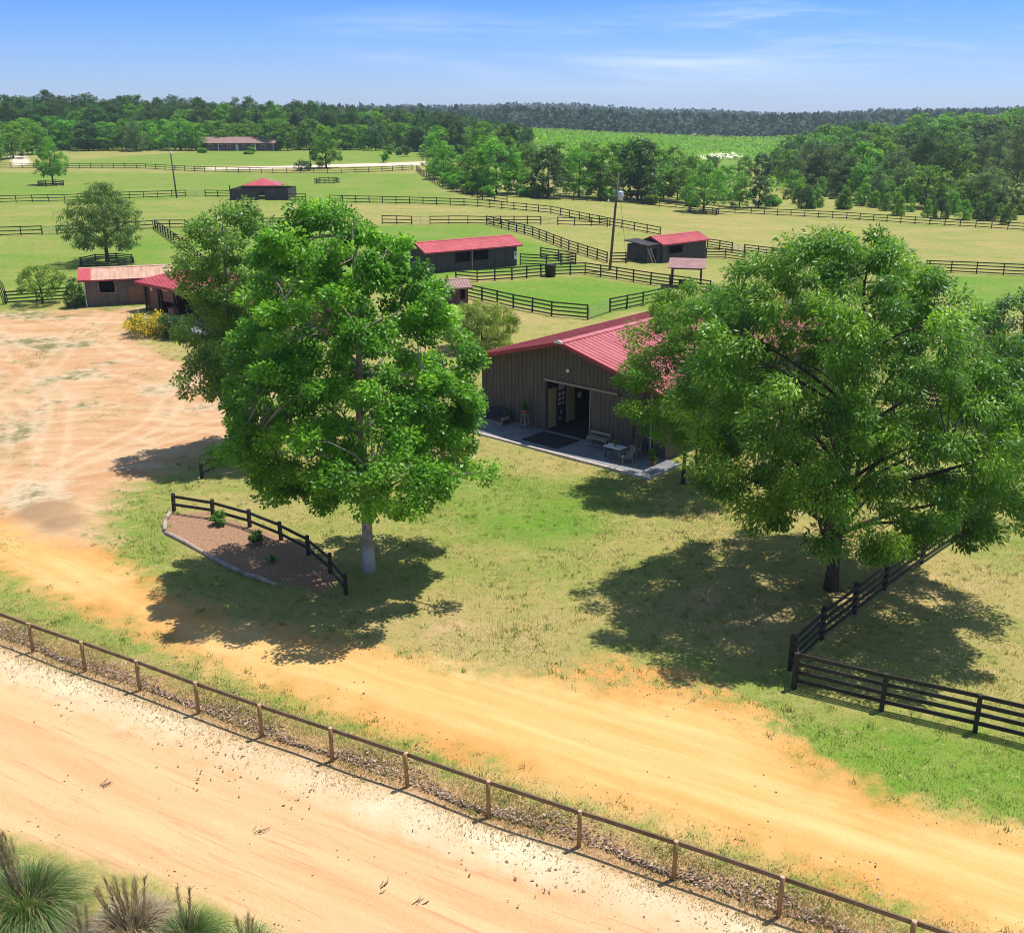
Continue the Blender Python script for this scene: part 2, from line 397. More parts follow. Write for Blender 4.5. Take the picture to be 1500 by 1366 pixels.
def build_ground():
    ys = [-40.0]
    while ys[-1] < 6000:
        y = ys[-1]; w = math.hypot(y + 10, 20)
        ys.append(y + w * (.0048 if y < 75 else .0085 if y < 420 else .03))
    ys = np.array(ys); us = np.linspace(-1.35, 1.35, 600)
    us = us * (.55 + .45 * np.abs(us) / 1.35)
    ww = np.hypot(ys + 10, 20)
    X = us[None] * ww[:, None]; Y = np.repeat(ys[:, None], len(us), 1)
    P = np.stack([X.ravel(), Y.ravel()], 1)
    Z = zt(P[:, 0], P[:, 1])
    at = {k: np.clip(poly_sd(P, p), -20, 20) for k, p in POLY.items()}
    fl = W(FRONT_POSTS)
    fa, fs = line_sd(P, fl)
    cl = W([(-500, 610), (-120, 715), (0, 795), (100, 845), (200, 895), (330, 945), (480, 985), (700, 1055), (900, 1120), (1200, 1215), (1500, 1310), (1900, 1450)])
    ra, rs = line_sd(P, cl)
    isr = at['road'] < fa * 0 + 1.0
    across = np.where(isr, ra, fa); along = np.where(isr, rs, fs)
    g = np.full(len(P), .40)
    g = np.where(P[:, 1] < 75, .37, g)
    for px, val, soft in GREEN:
        d = poly_sd(P, W(px)); m = 1 - sstep(-soft, soft, d); g = g * (1 - m) + val * m
    # worn ground: by the patio, under the right tree, along the road
    def blob(px, py, r):
        c = G(px, py); return np.exp(-((P[:, 0] - c.x) ** 2 + (P[:, 1] - c.y) ** 2) / r ** 2)
    g -= .45 * blob(790, 690, 2.6) + .35 * blob(1300, 870, 6) + .3 * blob(1100, 900, 4) + .25 * blob(880, 950, 6) + .3 * blob(780, 472, 5) + .25 * blob(640, 900, 4)
    stain = np.maximum(blob(68, 752, 1.6), .9 * blob(92, 768, 1.3))
    # gentle relief
    wob = (np.sin(P[:, 0] * .9 + 2 * np.sin(P[:, 1] * .4)) * np.sin(P[:, 1] * .8 + np.sin(P[:, 0] * .5))) * .03
    Z = Z + wob * (P[:, 1] < 120) + .38 * stain
    V = np.stack([P[:, 0], P[:, 1], Z], 1)
    r, c = len(ys), len(us)
    idx = np.arange(r * c).reshape(r, c)
    Q = np.stack([idx[:-1, :-1], idx[:-1, 1:], idx[1:, 1:], idx[1:, :-1]], -1).reshape(-1, 4)
    fc = {k: a[Q].mean(1) for k, a in at.items()}
    reg = np.zeros(len(Q), int)
    reg[fc['yard'] < 0] = 3
    reg[fc['road'] < 0] = 2
    reg[fc['pale'] < 0] = 1
    reg[(fc['drive'] < 0) | (fc['drive2'] < 0)] = 4
    trk = np.zeros(len(P))
    near = (P[:, 1] > 40) & (P[:, 1] < 125) & (P[:, 0] < 5)
    for t in TRACKS:
        a, _ = line_sd(P[near], W(t))
        for o in (-.75, .75): trk[near] = np.maximum(trk[near], np.exp(-((a - o) / .26) ** 2))
    at['drive'] = np.minimum(at['drive'], at['drive2'])
    attrs = {'d_pale': at['pale'], 'd_road': at['road'], 'd_yard': at['yard'], 'd_drive': at['drive'], 'd_sand': at['sand'], 'd_bed': at['bed'], 'd_bare': at['bare'],
             'across': across, 'along': along, 'green': g, 'stain': stain, 'track': trk, 'd_fence': np.clip(fa, -30, 30)}
    for k, nm in enumerate(['ground', 'front_dirt_road', 'dirt_road', 'dirt_yard', 'driveway']):
        q = Q[reg == k]; used, inv = np.unique(q, return_inverse=True)
        me = np_mesh(nm, V[used], inv.reshape(-1, 4), M['ground'], {a: ('POINT', v[used]) for a, v in attrs.items()}, smooth=True)
        tag(ob(nm, me), kind='structure')
    return P, g, at, fa

def ground_mat():
    m, nt, out = new_mat('ground')
    pos = nt.node('ShaderNodeNewGeometry').outputs['Position']
    N = lambda s, d=4, r=.6: nt.noise(pos, s, d, r)
    nf, nm, nl, nx = N(7.0, 4, .7), N(1.1, 5), N(.16, 5), N(.035, 4)
    ng = nt.noise(nt.scale(pos, (1, .45, 1)), 24, 3, .7)
    A = nt.attr
    add = lambda *a: a[0] if len(a) == 1 else nt.math('ADD', a[0], add(*a[1:]))
    c0 = lambda n, k: nt.math('MULTIPLY', nt.math('SUBTRACT', n, .5), k)
    # grass
    g = add(A('green'), c0(nl, 1.0), c0(nm, .95), c0(nf, .75), c0(nx, .45), c0(nt.noise(nt.scale(pos, (.035, .22, 0)), 1.0, 4, .6, .4), .85))
    dry, mid, lush = (.335, .275, .098), (.205, .248, .050), (.118, .232, .022)
    gc = nt.mix(nt.rng(g, .15, .62), dry, mid)
    gc = nt.mix(nt.rng(g, .60, 1.1), gc, lush)
    gc = nt.mix(nt.rng(add(g, c0(nf, .8)), .02, -.30), gc, (.50, .33, .18))            # worn to bare soil
    tuft = nt.noise(pos, 2.7, 3, .6)
    gc = nt.hsv(gc, nt.rng(tuft, .54, .68, 1.0, .70))
    gc = nt.mix(nt.rng(nt.noise(pos, 1.9, 4, .7), .60, .74), gc, (.40, .30, .15))
    gc = nt.hsv(gc, nt.rng(ng, .25, .75, .68, 1.3))
    gc = nt.hsv(gc, nt.rng(nf, .3, .7, .8, 1.18))
    # streaks along the wheel tracks
    sv = nt.comb(nt.math('MULTIPLY', A('along'), .05), nt.math('MULTIPLY', A('across'), .75), 0.0)
    st = nt.noise(sv, 1.6, 6, .62, .25)
    sv2 = nt.comb(nt.math('MULTIPLY', A('along'), .16), nt.math('MULTIPLY', A('across'), 2.6), 3.0)
    st2 = nt.noise(sv2, 2.2, 4, .6, .3)
    grain = nt.rng(N(22, 3, .7), .3, .7, .90, 1.09)
    rag0 = c0(nm, 1.8)
    # pale front road
    pc = nt.mix(nt.rng(st, .38, .66), (.59, .395, .205), (.53, .305, .145))
    pc = nt.mix(nt.rng(add(st2, c0(nl, .4)), .56, .78), pc, (.49, .235, .125))
    pc = nt.mix(nt.rng(add(A('d_fence'), c0(nm, 2.2)), -2.4, -.9), pc, nt.mix(nt.rng(nl, .42, .58), (.58, .41, .245), (.64, .52, .35)))
    pc = nt.mix(nt.rng(add(nf, c0(nm, .7)), .80, .92), pc, (.34, .20, .10))
    pc = nt.hsv(pc, grain)
    # orange road
    oc = nt.mix(nt.rng(st, .36, .64), (.63, .44, .185), (.55, .33, .11))
    oc = nt.mix(nt.rng(st2, .52, .75), oc, (.66, .38, .13))
    oc = nt.mix(nt.math('MULTIPLY', nt.rng(add(A('d_road'), rag0), -2.0, -.3), nt.rng(nl, .35, .6)), oc, (.56, .25, .07))
    oc = nt.mix(nt.rng(add(nf, c0(nm, .8)), .74, .86), oc, (.50, .28, .10))
    oc = nt.hsv(oc, grain)
    # yard
    vw = nt.node('ShaderNodeVectorMath', {0: pos, 1: nt.comb(nt.math('MULTIPLY', nx, 40), nt.math('MULTIPLY', nl, 6), 0.0)}, operation='ADD').outputs[0]
    ys_ = nt.noise(nt.scale(vw, (.12, .55, 1)), 1.3, 6, .65)
    yc = nt.mix(nt.rng(ys_, .36, .62), (.53, .36, .205), (.44, .24, .115))
    yc = nt.mix(nt.rng(nl, .52, .66), yc, (.54, .42, .28))
    weeds = nt.rng(add(nl, c0(nm, .55), c0(nf, .45), c0(nx, .5)), .60, .72)
    yc = nt.mix(weeds, yc, (.17, .16, .06))
    yc = nt.mix(nt.math('MULTIPLY', A('track'), nt.rng(nm, .3, .6, .08, .6)), yc, (.60, .44, .28))
    yc = nt.hsv(yc, nt.rng(nf, .3, .7, .86, 1.12)); yc = nt.hsv(yc, grain)
    rag = add(c0(nm, 2.2), c0(nf, 1.1))
    msk = lambda a, soft, k=1.0: nt.rng(add(A(a), nt.math('MULTIPLY', rag, k)), soft, -soft)
    col = nt.mix(msk('d_yard', 1.3, 2.4), gc, yc)
    col = nt.mix(nt.math('MULTIPLY', msk('d_bare', .5, .8), nt.rng(add(nm, c0(nf, .9)), .40, .56, .95, .12)), col, nt.hsv(nt.mix(nf, (.60, .29, .08), (.54, .26, .085)), grain))
    col = nt.mix(msk('d_road', .8, 1.6), col, oc)
    # leaf-strewn brown strip by the front rail
    strip = nt.math('MULTIPLY', nt.rng(add(A('d_fence'), rag), 1.7, .5), nt.rng(A('d_fence'), -1.0, -.2))
    col = nt.mix(strip, col, nt.mix(nt.rng(nf, .35, .65), (.33, .19, .10), (.52, .33, .16)))
    col = nt.mix(msk('d_pale', .3, .45), col, pc)
    col = nt.mix(msk('d_bed', .2, .3), col, nt.mix(nt.rng(nf, .35, .65), (.38, .225, .135), (.22, .125, .078)))
    col = nt.mix(msk('d_drive', .8, .3), col, (.60, .49, .37))
    col = nt.mix(msk('d_sand', 4, 1), col, (.72, .64, .54))
    col = nt.mix(nt.rng(add(A('stain'), c0(nm, .5), c0(nf, .4)), .25, .6), col, nt.mix(nm, (.25, .15, .08), (.42, .28, .15)))
    b = nt.node('ShaderNodeBsdfPrincipled', {'Base Color': col, 'Roughness': .95, 'Specular IOR Level': .1})
    nt.set(b.inputs['Normal'], bump(nt, add(nt.math('MULTIPLY', nf, .6), nt.math('MULTIPLY', ng, .5), nm), .8, .06))
    nt.set(out.inputs[0], b.outputs[0]); return m
M['ground'] = ground_mat()
GP, GREENV, GAT, GFA = build_ground()

def frame_ok(x, y, z=0.0, mx=40):
    d = y * CP - (z - CH) * SP
    px = 750 + F * x / d
    v = (y * SP + (z - CH) * CP) / d
    return (d > 3) & (px > -mx) & (px < 1500 + mx) & (683 - F * v < 1366 + mx)

class Lookup:
    """greenness and distances at any near ground point, through the polygons"""
    def __init__(s, P):
        s.yard, s.road, s.pale, s.bed = (poly_sd(P, POLY[k]) for k in ('yard', 'road', 'pale', 'bed'))
        g = np.full(len(P), .46)
        for px, val, soft in GREEN:
            d = poly_sd(P, W(px)); m = 1 - sstep(-soft, soft, d); g = g * (1 - m) + val * m
        s.g = g

PATIO_BOX = None
def blades(name, P, hgt, wid, tone, per, spread, mat, lean=.6):
    n = len(P); k = n * per
    b = np.repeat(P, per, 0) + rng.normal(0, spread, (k, 2))
    h = np.repeat(hgt, per) * rng.uniform(.5, 1.3, k)
    a = rng.uniform(0, 2 * math.pi, k); l = rng.uniform(0, lean, k) * h
    z = zt(b[:, 0], b[:, 1]) - .01
    w = wid * rng.uniform(.6, 1.4, k)
    dx, dy = np.cos(a), np.sin(a)
    V = np.empty((k, 3, 3))
    V[:, 0] = np.stack([b[:, 0] - dy * w, b[:, 1] + dx * w, z], 1)
    V[:, 1] = np.stack([b[:, 0] + dy * w, b[:, 1] - dx * w, z], 1)
    V[:, 2] = np.stack([b[:, 0] + dx * l, b[:, 1] + dy * l, z + h], 1)
    Q = np.arange(k * 3).reshape(-1, 3)
    t = np.clip(np.repeat(tone, per) + rng.normal(0, .12, k), 0, 1)
    return ob(name, np_mesh(name, V.reshape(-1, 3), Q, mat, {'tone': ('FACE', t)}))

def grow_grass():
    n = 330000
    y = 15 + 69 * rng.random(n) ** .8; u = rng.uniform(-.62, .62, n); x = u * (y + 6)
    P = np.stack([x, y], 1); P = P[frame_ok(x, y)]
    L = Lookup(P)
    jit = rng.normal(0, .5, len(P))
    keep = (L.road + jit * 1.3 > .5) & (L.pale > .35) & (L.yard + jit * 2.5 > .5) & (L.bed > .2)
    big = np.sin(P[:, 0] * .35 + np.sin(P[:, 1] * .23) * 2) * np.sin(P[:, 1] * .4 + P[:, 0] * .1)
    dens = np.clip(.25 + L.g * .6 + big * .25, .1, 1)
    keep &= rng.random(len(P)) < dens
    b = BARN_FOOT(P); keep &= b
    P = P[keep]; g = L.g[keep] + big[keep] * .15 + rng.normal(0, .08, keep.sum())
    o = blades('lawn_grass', P, .045 + .05 * np.clip(g, 0, 1), .012, np.clip(g * .72 + .02, 0, 1), 3, .10, M['blade'])
    tag(o, 'short mown and partly dried grass on the lawn around the trees', 'grass', kind='stuff')
    # single taller tufts
    n = 5200; y = 15 + 75 * rng.random(n) ** .8; u = rng.uniform(-.62, .62, n); x = u * (y + 6); P = np.stack([x, y], 1); P = P[frame_ok(x, y)]
    L = Lookup(P); P = P[(L.road > -.5) & (L.pale > .3) & (L.yard > -1) & (L.bed > -.3) & BARN_FOOT(P)]
    o = blades('grass_tufts', P, rng.uniform(.08, .20, len(P)), .014, rng.choice([.15, .5, .7, .85], len(P)), 16, .10, M['blade'], 1.1)
    tag(o, 'scattered taller tufts of grass and weeds on the lawn', 'grass', kind='stuff')
    # clods and small stones on the dirt
    n = 16000; y = 15 + 85 * rng.random(n); u = rng.uniform(-.62, .62, n); x = u * (y + 6); P = np.stack([x, y], 1); P = P[frame_ok(x, y)]
    d = np.minimum(np.minimum(poly_sd(P, POLY['pale']), poly_sd(P, POLY['road'])), poly_sd(P, POLY['yard']))
    cl = np.sin(P[:, 0] * 1.3 + 2 * np.sin(P[:, 1] * .7)) * np.sin(P[:, 1] * 1.7 - P[:, 0] * .4)
    P = P[(d < -.1) & ((d > -.9) | (cl + rng.normal(0, .3, len(P)) > .75))]; k = len(P)
    s = rng.uniform(.008, .028, k) * (1 + P[:, 1] / 90)
    oc = np.array([[1, 0, 0], [0, 1, 0], [-1, 0, 0], [0, -1, 0], [0, 0, .7], [0, 0, -.7]])
    V = np.stack([P[:, 0], P[:, 1], zt(P[:, 0], P[:, 1])], 1)[:, None] + oc[None] * s[:, None, None] * rng.uniform(.6, 1.5, (k, 6, 1)) + np.array([0, 0, .006])
    T = np.array([[0, 1, 4], [1, 2, 4], [2, 3, 4], [3, 0, 4], [1, 0, 5], [2, 1, 5], [3, 2, 5], [0, 3, 5]])
    o = ob('pebbles', np_mesh('pebbles', V.reshape(-1, 3), (np.arange(k)[:, None, None] * 6 + T[None]).reshape(-1, 3), M['stone']))
    tag(o, 'small stones and clods of earth scattered over the dirt tracks', 'pebbles', kind='stuff')
    # weeds creeping over the dirt yard
    n = 60000
    x = rng.uniform(-48, -10, n); y = rng.uniform(44, 112, n); P = np.stack([x, y], 1)
    d = poly_sd(P, POLY['yard'])
    f = np.sin(x * .55 + 1.7 * np.sin(y * .21)) * np.sin(y * .33 + np.sin(x * .2) * 1.5) + .5 * np.sin(x * 1.9 + y * .7) * np.sin(y * 1.4 - x * .6)
    P = P[(d < 1) & (f + rng.normal(0, .15, n) > .72)]
    o = blades('yard_weeds', P, np.full(len(P), .07), .02, rng.uniform(.35, .75, len(P)), 3, .16, M['blade'], 1.6)
    tag(o, 'patches of low weeds creeping over the bare dirt yard', 'weeds', kind='stuff')
    # straggling tufts at the edge of the front road
    n = 26000
    t = rng.random(n); fl = W(FRONT_POSTS); seg = rng.integers(0, len(fl) - 1, n)
    c = fl[seg] + (fl[seg + 1] - fl[seg]) * t[:, None]
    dd = (fl[seg + 1] - fl[seg]); dd = dd / np.hypot(*dd.T)[:, None]; nn = np.stack([-dd[:, 1], dd[:, 0]], 1)
    off = rng.normal(.5, .75, n); P = c + nn * off[:, None]
    o = blades('dry_grass', P, np.full(n, .10), .010, np.clip(.10 + off * .12 + rng.normal(0, .1, n), 0, .5), 2, .10, M['blade'], 1.4)
    tag(o, 'dry straggling grass under the single-rail fence by the front dirt road', 'grass', kind='stuff')
    # fallen leaves under the front rail
    n = 9000
    t = rng.random(n); seg = rng.integers(0, len(fl) - 1, n)
    c = fl[seg] + (fl[seg + 1] - fl[seg]) * t[:, None]
    dd = (fl[seg + 1] - fl[seg]); dd = dd / np.hypot(*dd.T)[:, None]; nn = np.stack([-dd[:, 1], dd[:, 0]], 1)
    sel = np.sin(c[:, 0] * .9) * .2
    P = c + nn * (.12 + np.abs(rng.normal(0, .30, n)) * (1 + .8 * np.sin(c[:, 0] * 1.7 + c[:, 1])) + sel * .3)[:, None]
    P3 = np.stack([P[:, 0], P[:, 1], zt(P[:, 0], P[:, 1]) + rng.uniform(.02, .09, n)], 1)
    m = 650; cl = rng.integers(0, 90, m); q0 = fl[1:-1][rng.integers(0, len(fl) - 2, 90)] + rng.normal(0, 1.4, (90, 2)); q0 = q0[cl] + rng.normal(0, .55, (m, 2)) + np.array([-.25, -.55])
    P3[:m, :2] = q0; P3[:m, 2] = zt(q0[:, 0], q0[:, 1]) + .03
    V, Q = leaf_quads(P3, rng.normal(0, 1, (n, 3)) * (1, 1, .35), rng.normal(0, .5, (n, 3)) + (0, 0, 1), rng.uniform(.07, .16, n), .5)
    o = ob('fallen_leaves', np_mesh('fallen_leaves', V, Q, M['dead_leaf'], {'tone': ('FACE', rng.random(n) ** 1.3)}))
    tag(o, 'drift of curled brown fallen leaves below the single-rail fence', 'leaves', kind='stuff')

def leaf_quads(p, a, nrm, L, asp):
    """diamond leaves: base point p, tip direction a, normal nrm, length L"""
    a = a / (np.linalg.norm(a, axis=1, keepdims=True) + 1e-9)
    b = np.cross(nrm, a); b /= (np.linalg.norm(b, axis=1, keepdims=True) + 1e-9)
    L = np.asarray(L)[:, None]
    V = np.stack([p, p + a * L * .42 + b * L * asp / 2, p + a * L, p + a * L * .42 - b * L * asp / 2], 1)
    return V.reshape(-1, 3), np.arange(len(p) * 4).reshape(-1, 4)
# ------------------------------------------------------------------ trees
def crown_points(n, prof, zs, lob=.16, out=.45, rg=None, seed=0):
    """cluster centres spread through a crown whose radius at height z is prof(z)"""
    rg = rg or np.random.default_rng(seed)
    z = np.linspace(zs[0], zs[1], 200); w = np.maximum(prof(z), .15); c = np.cumsum(w); c /= c[-1]
    h = np.interp(rg.random(n), c, z); a = rg.uniform(0, 2 * math.pi, n)
    ph = rg.uniform(0, 6.28, 4)
    lobe = 1 + lob * np.sin(3 * a + ph[0] + h * .35) + lob * .7 * np.sin(5 * a - h * .8 + ph[1]) + lob * .6 * np.sin(h * 1.7 + 2 * a + ph[2])
    r = prof(h) * lobe * rg.random(n) ** out
    return np.stack([r * np.cos(a), r * np.sin(a), h], 1)

def leaf_cloud(cent, rc, per, L, asp, rg, flat=.75, droop=.35, up=.6, axis_z=None, lance=False):
    n = len(cent)
    rc = np.broadcast_to(rc, (n,)); per = np.broadcast_to(per, (n,)).astype(int)
    idx = np.repeat(np.arange(n), per); k = len(idx)
    d = rg.normal(0, 1, (k, 3)); d /= np.linalg.norm(d, axis=1, keepdims=True)
    q = d * (rg.random(k) ** .5)[:, None]
    R = rc[idx][:, None]
    p = cent[idx] + q * R * np.array([1, 1, flat])
    outw = p * np.array([1, 1, 0]); outw /= (np.linalg.norm(outw, axis=1, keepdims=True) + 1e-6)
    a = d * .6 + outw * .5 + np.array([0, 0, -droop]) + rg.normal(0, .45, (k, 3))
    nrm = d * .55 + outw * .25 + np.array([0, 0, up]) + rg.normal(0, .38, (k, 3))
    if lance: a = a + np.array([0, 0, -.2])
    V, Q = leaf_quads(p, a, nrm, L * rg.uniform(.65, 1.25, k), asp)
    ct = rg.normal(0, .25, n)
    tone = np.clip(.42 + ct[idx] + rg.normal(0, .17, k) + .12 * q[:, 2], 0, 1)
    return V, Q, tone

def bez(p0, p1, p2, n=6):
    t = np.linspace(0, 1, n)[:, None]
    return (1 - t) ** 2 * p0 + 2 * t * (1 - t) * p1 + t * t * p2

def limbs(mb, cent, trunk_top, trunk_r, z_first, n_main, rg, twig=True, sides=6, rise=.45, straight=1.0, wig=.15):
    """trunk with tapering limbs that fork out to the leaf clusters"""
    H = trunk_top
    tz = np.linspace(0, H, 14)
    wob = np.cumsum(rg.normal(0, wig * .35, (14, 2)), 0) * (tz / H)[:, None]
    tr = trunk_r * (1 - tz / H) ** .75 + .015
    tr[0] *= 1.35; tr[1] *= 1.05
    tp = np.stack([wob[:, 0], wob[:, 1], tz], 1)
    tp[0, 2] = -.15
    mb.tube(tp, list(tr), 10)
    at = lambda z: np.array([np.interp(z, tz, tp[:, 0]), np.interp(z, tz, tp[:, 1]), z])
    # main limbs reach the clusters that lie farthest apart
    sel = [int(np.argmax(np.hypot(cent[:, 0], cent[:, 1])))]
    dmin = np.linalg.norm(cent - cent[sel[0]], axis=1)
    while len(sel) < n_main:
        i = int(np.argmax(dmin)); sel.append(i); dmin = np.minimum(dmin, np.linalg.norm(cent - cent[i], axis=1))
    lp = []
    for i in sel:
        c = cent[i]; r = np.hypot(c[0], c[1])
        z0 = float(np.clip(c[2] - r * rise - rg.uniform(0, .8), z_first, H * .93))
        p0 = at(z0); Ls = np.linalg.norm(c - p0)
        mid = p0 + (c - p0) * .5 + np.array([0, 0, .16 * Ls]) + rg.normal(0, .05 * Ls, 3)
        pts = bez(p0, mid, c, 9)
        r0 = min(.55 * float(np.interp(z0, tz, tr)), .02 + .016 * Ls)
        mb.tube(pts, list(np.linspace(r0, .02, 9)), sides)
        lp.append(pts)
    if twig:
        LP = np.concatenate(lp); 
        for i, c in enumerate(cent):
            if i in sel: continue
            s = LP[:, 2] < c[2] + .6
            if not s.any(): continue
            q = LP[s]; j = int(np.argmin(np.linalg.norm(q - c, axis=1))); p0 = q[j]
            Ls = np.linalg.norm(c - p0)
            if Ls < .2: continue
            mid = (p0 + c) / 2 + np.array([0, 0, .12 * Ls]) + rg.normal(0, .06 * Ls, 3)
            mb.tube(bez(p0, mid, c, 4), [.012 + .008 * Ls, .010 + .006 * Ls, .012, .006], 4, cap=False)
    return lp

def make_tree(name, label, cat, loc, rz, cent, rc, per, L, asp, leaf, bark, trunk_top, trunk_r, z_first, n_main, seed, group=None, rise=.45, wig=.15, twig=True, sides=6, **kw):
    rg = np.random.default_rng(seed)
    root = empty(name, loc, rz, label, cat, group)
    mb = MB(); limbs(mb, cent, trunk_top, trunk_r, z_first, n_main, rg, twig=twig, rise=rise, wig=wig, sides=sides)
    mb.build('trunk', bark, root)
    V, Q, t = leaf_cloud(cent, rc, per, L, asp, rg, **kw)
    ob('crown', np_mesh('crown', V, Q, leaf, {'tone': ('FACE', t)}), root)
    return root

def prof_of(zs, rs):
    zs, rs = np.array(zs, float), np.array(rs, float)
    return lambda z: np.interp(z, zs, rs)

def big_trees():
    # pale-barked broadleaf in the middle of the lawn
    rg = np.random.default_rng(5)
    b = G(541, 836)
    pr = prof_of([4.2, 5.2, 6.5, 9, 11.5, 14, 15.6, 16.6], [3.9, 5.6, 5.7, 5.1, 4.5, 3.5, 2.4, .9])
    c = crown_points(430, pr, (4.4, 16.3), .12, .32, rg)
    c[:, 0] += np.interp(c[:, 2], [4, 9, 16], [.15, -.3, -1.1])
    rc = rg.uniform(.45, .82, len(c))
    make_tree('broadleaf_tree', 'tall pale-barked tree with lime-washed foot standing beside the curved bed fence', 'tree', b, 0, c, rc, 330, .175, .66, M['leaf_broad'], M['bark_pale'], 15.8, .245, 3.4, 22, 21,
              rise=.55, droop=.3, up=.55)
    # the paler tree behind it
    b = G(352, 662)
    pr = prof_of([3.4, 4.6, 6, 8, 11, 13, 14.6, 15.4], [2.4, 3.7, 4.0, 3.7, 3.3, 2.9, 2.0, .6])
    c = crown_points(230, pr, (3.8, 15.2), .12, .42, rg); c[:, 0] += .8
    make_tree('broadleaf_tree', 'greyer green leafy tree standing behind the pale-barked tree at the edge of the dirt yard', 'tree', b, .4, c, rg.uniform(.5, .85, len(c)), 250, .185, .66, M['leaf_grey'], M['bark_pale'], 14.6, .22, 3.2, 16, 22,
              rise=.6, droop=.3, up=.55)
    # broad dark tree at the right
    b = G(1217, 862)
    pr = prof_of([3.6, 4.6, 6, 8.5, 10.5, 12.5, 14.2, 15.6], [4.8, 6.2, 7.1, 7.5, 7.0, 5.7, 3.7, 1.0])
    c = crown_points(540, pr, (3.7, 15.4), .085, .31, rg)
    c[:, 0] += np.interp(c[:, 2], [3, 5.5, 9, 12, 14.5, 15.8], [1.0, .7, .3, -.8, -1.0, -.2])
    rc = rg.uniform(.5, .92, len(c))
    make_tree('shade_tree', 'broad dark-trunked shade tree with narrow drooping leaves behind the black corner fence', 'tree', b, 0, c, rc, 370, .215, .33, M['leaf_lance'], M['bark_dark'], 14.6, .25, 2.6, 30, 23,
              rise=.5, droop=.35, up=.6, lance=True)
    # lighter tree by the patio corner, half hidden behind the broad one
    b = BL2W(10.5, -2.7); b.z = float(zt(b.x, b.y))
    pr = prof_of([2.8, 3.8, 5, 7, 9, 10.6, 11.6], [2.2, 3.5, 4.1, 4.0, 3.2, 2.0, .5])
    c = crown_points(215, pr, (3.1, 11.4), .08, .33, rg)
    w = BARN_FOOT(c[:, :2] + np.array([b.x, b.y])) | (c[:, 2] > 7.6)
    cs, sn = math.cos(BH), math.sin(BH); q = c[:, :2] + np.array([b.x - BO.x, b.y - BO.y]); ly = -q[:, 0] * sn + q[:, 1] * cs
    c = c[w | (ly < -1.9)]
    make_tree('broadleaf_tree', 'lighter feathery-leaved tree at the right corner of the barn patio behind the broad shade tree', 'tree', b, 0, c, rg.uniform(.45, .8, len(c)), 260, .19, .40, M['leaf_bright'], M['bark_dark'], 10.6, .10, 2.2, 14, 31, rise=.5, droop=.3, up=.55)
    # dark tree at the right edge behind
    b = G(1478, 610)
    pr = prof_of([2, 3.5, 5.5, 7.5, 9.2], [2.6, 3.6, 3.9, 3.0, .8])
    c = crown_points(110, pr, (2.2, 9.0), .1, .35, rg)
    h = height_at(b, 412) / 9.6
    t = make_tree('shade_tree', 'dark round-headed tree at the fence behind the broad shade tree', 'tree', b, 0, c, rg.uniform(.6, .9, len(c)), 130, .26, .45, M['leaf_dark'], M['bark_dark'], 8.4, .2, 2.0, 12, 24, twig=False)
    t.scale = (h, h, h)
    # willow-like tree behind the pink-roofed shed
    b = G(158, 384); H = height_at(b, 262)
    pr = prof_of([2.2, 3.5, 5.5, 8, 10, 11.6], [3.8, 5.3, 5.7, 5.0, 3.4, .8])
    c = crown_points(230, pr, (2.4, 11.4), .14, .4, rg)
    t = make_tree('willow_tree', 'pale green airy tree with drooping sprays behind the faded pink-roofed shed', 'tree', b, 0, c, rg.uniform(.6, 1.1, len(c)), 85, .38, .30, M['leaf_willow'], M['bark_dark'], 10.6, .28, 2.4, 16, 25, twig=False, droop=.9, up=.4, lance=True)
    t.scale = (H / 12.0,) * 3
    # round tree far left in its ring fence
    b = G(78, 270); H = height_at(b, 200)
    pr = prof_of([2.2, 3.4, 5, 8, 10, 11.5], [3.2, 4.4, 4.3, 3.3, 2.0, .4])
    c = crown_points(110, pr, (2.4, 11.4), .1, .4, rg)
    t = make_tree('broadleaf_tree', 'neat egg-shaped tree inside a low ring fence on the far left pasture', 'tree', b, 0, c, rg.uniform(.6, 1.0, len(c)), 60, .42, .55, M['leaf_mid'], M['bark_dark'], 10.8, .22, 2.0, 10, 26, twig=False)
    t.scale = (H / 12.0,) * 3
    # ring-fence tree before the woods
    b = G(1030, 311); H = height_at(b, 232)
    pr = prof_of([1.6, 3, 5, 8, 10, 11.5], [3.6, 5.0, 5.3, 4.2, 2.8, .6])
    c = crown_points(120, pr, (1.8, 11.4), .16, .4, rg)
    t = make_tree('broadleaf_tree', 'spreading bright green tree inside a small ring fence on the tan pasture', 'tree', b, 0, c, rg.uniform(.6, 1.1, len(c)), 60, .45, .5, M['leaf_bright'], M['bark_dark'], 10.6, .24, 1.6, 12, 27, twig=False)
    t.scale = (H / 12.0,) * 3
    # dark tree beside the ranch house drive
    b = G(478, 246); H = height_at(b, 178)
    pr = prof_of([.8, 2.4, 5, 8, 10, 11.5], [2.4, 4.0, 4.2, 3.2, 2.0, .5])
    c = crown_points(110, pr, (1.0, 11.4), .12, .4, rg)
    t = make_tree('broadleaf_tree', 'dense dark tree beside the pale drive to the right of the ranch house', 'tree', b, 0, c, rg.uniform(.6, 1.0, len(c)), 60, .5, .5, M['leaf_mid'], M['bark_dark'], 10.6, .22, 1.2, 10, 28, twig=False)
    t.scale = (H / 12.0,) * 3
    # shrub tree at the left with dark fence behind
    b = G(63, 445); H = height_at(b, 386)
    pr = prof_of([.9, 1.8, 3, 3.9, 4.4], [1.6, 2.7, 2.7, 1.7, .4])
    c = crown_points(90, pr, (1.0, 4.3), .12, .4, rg)
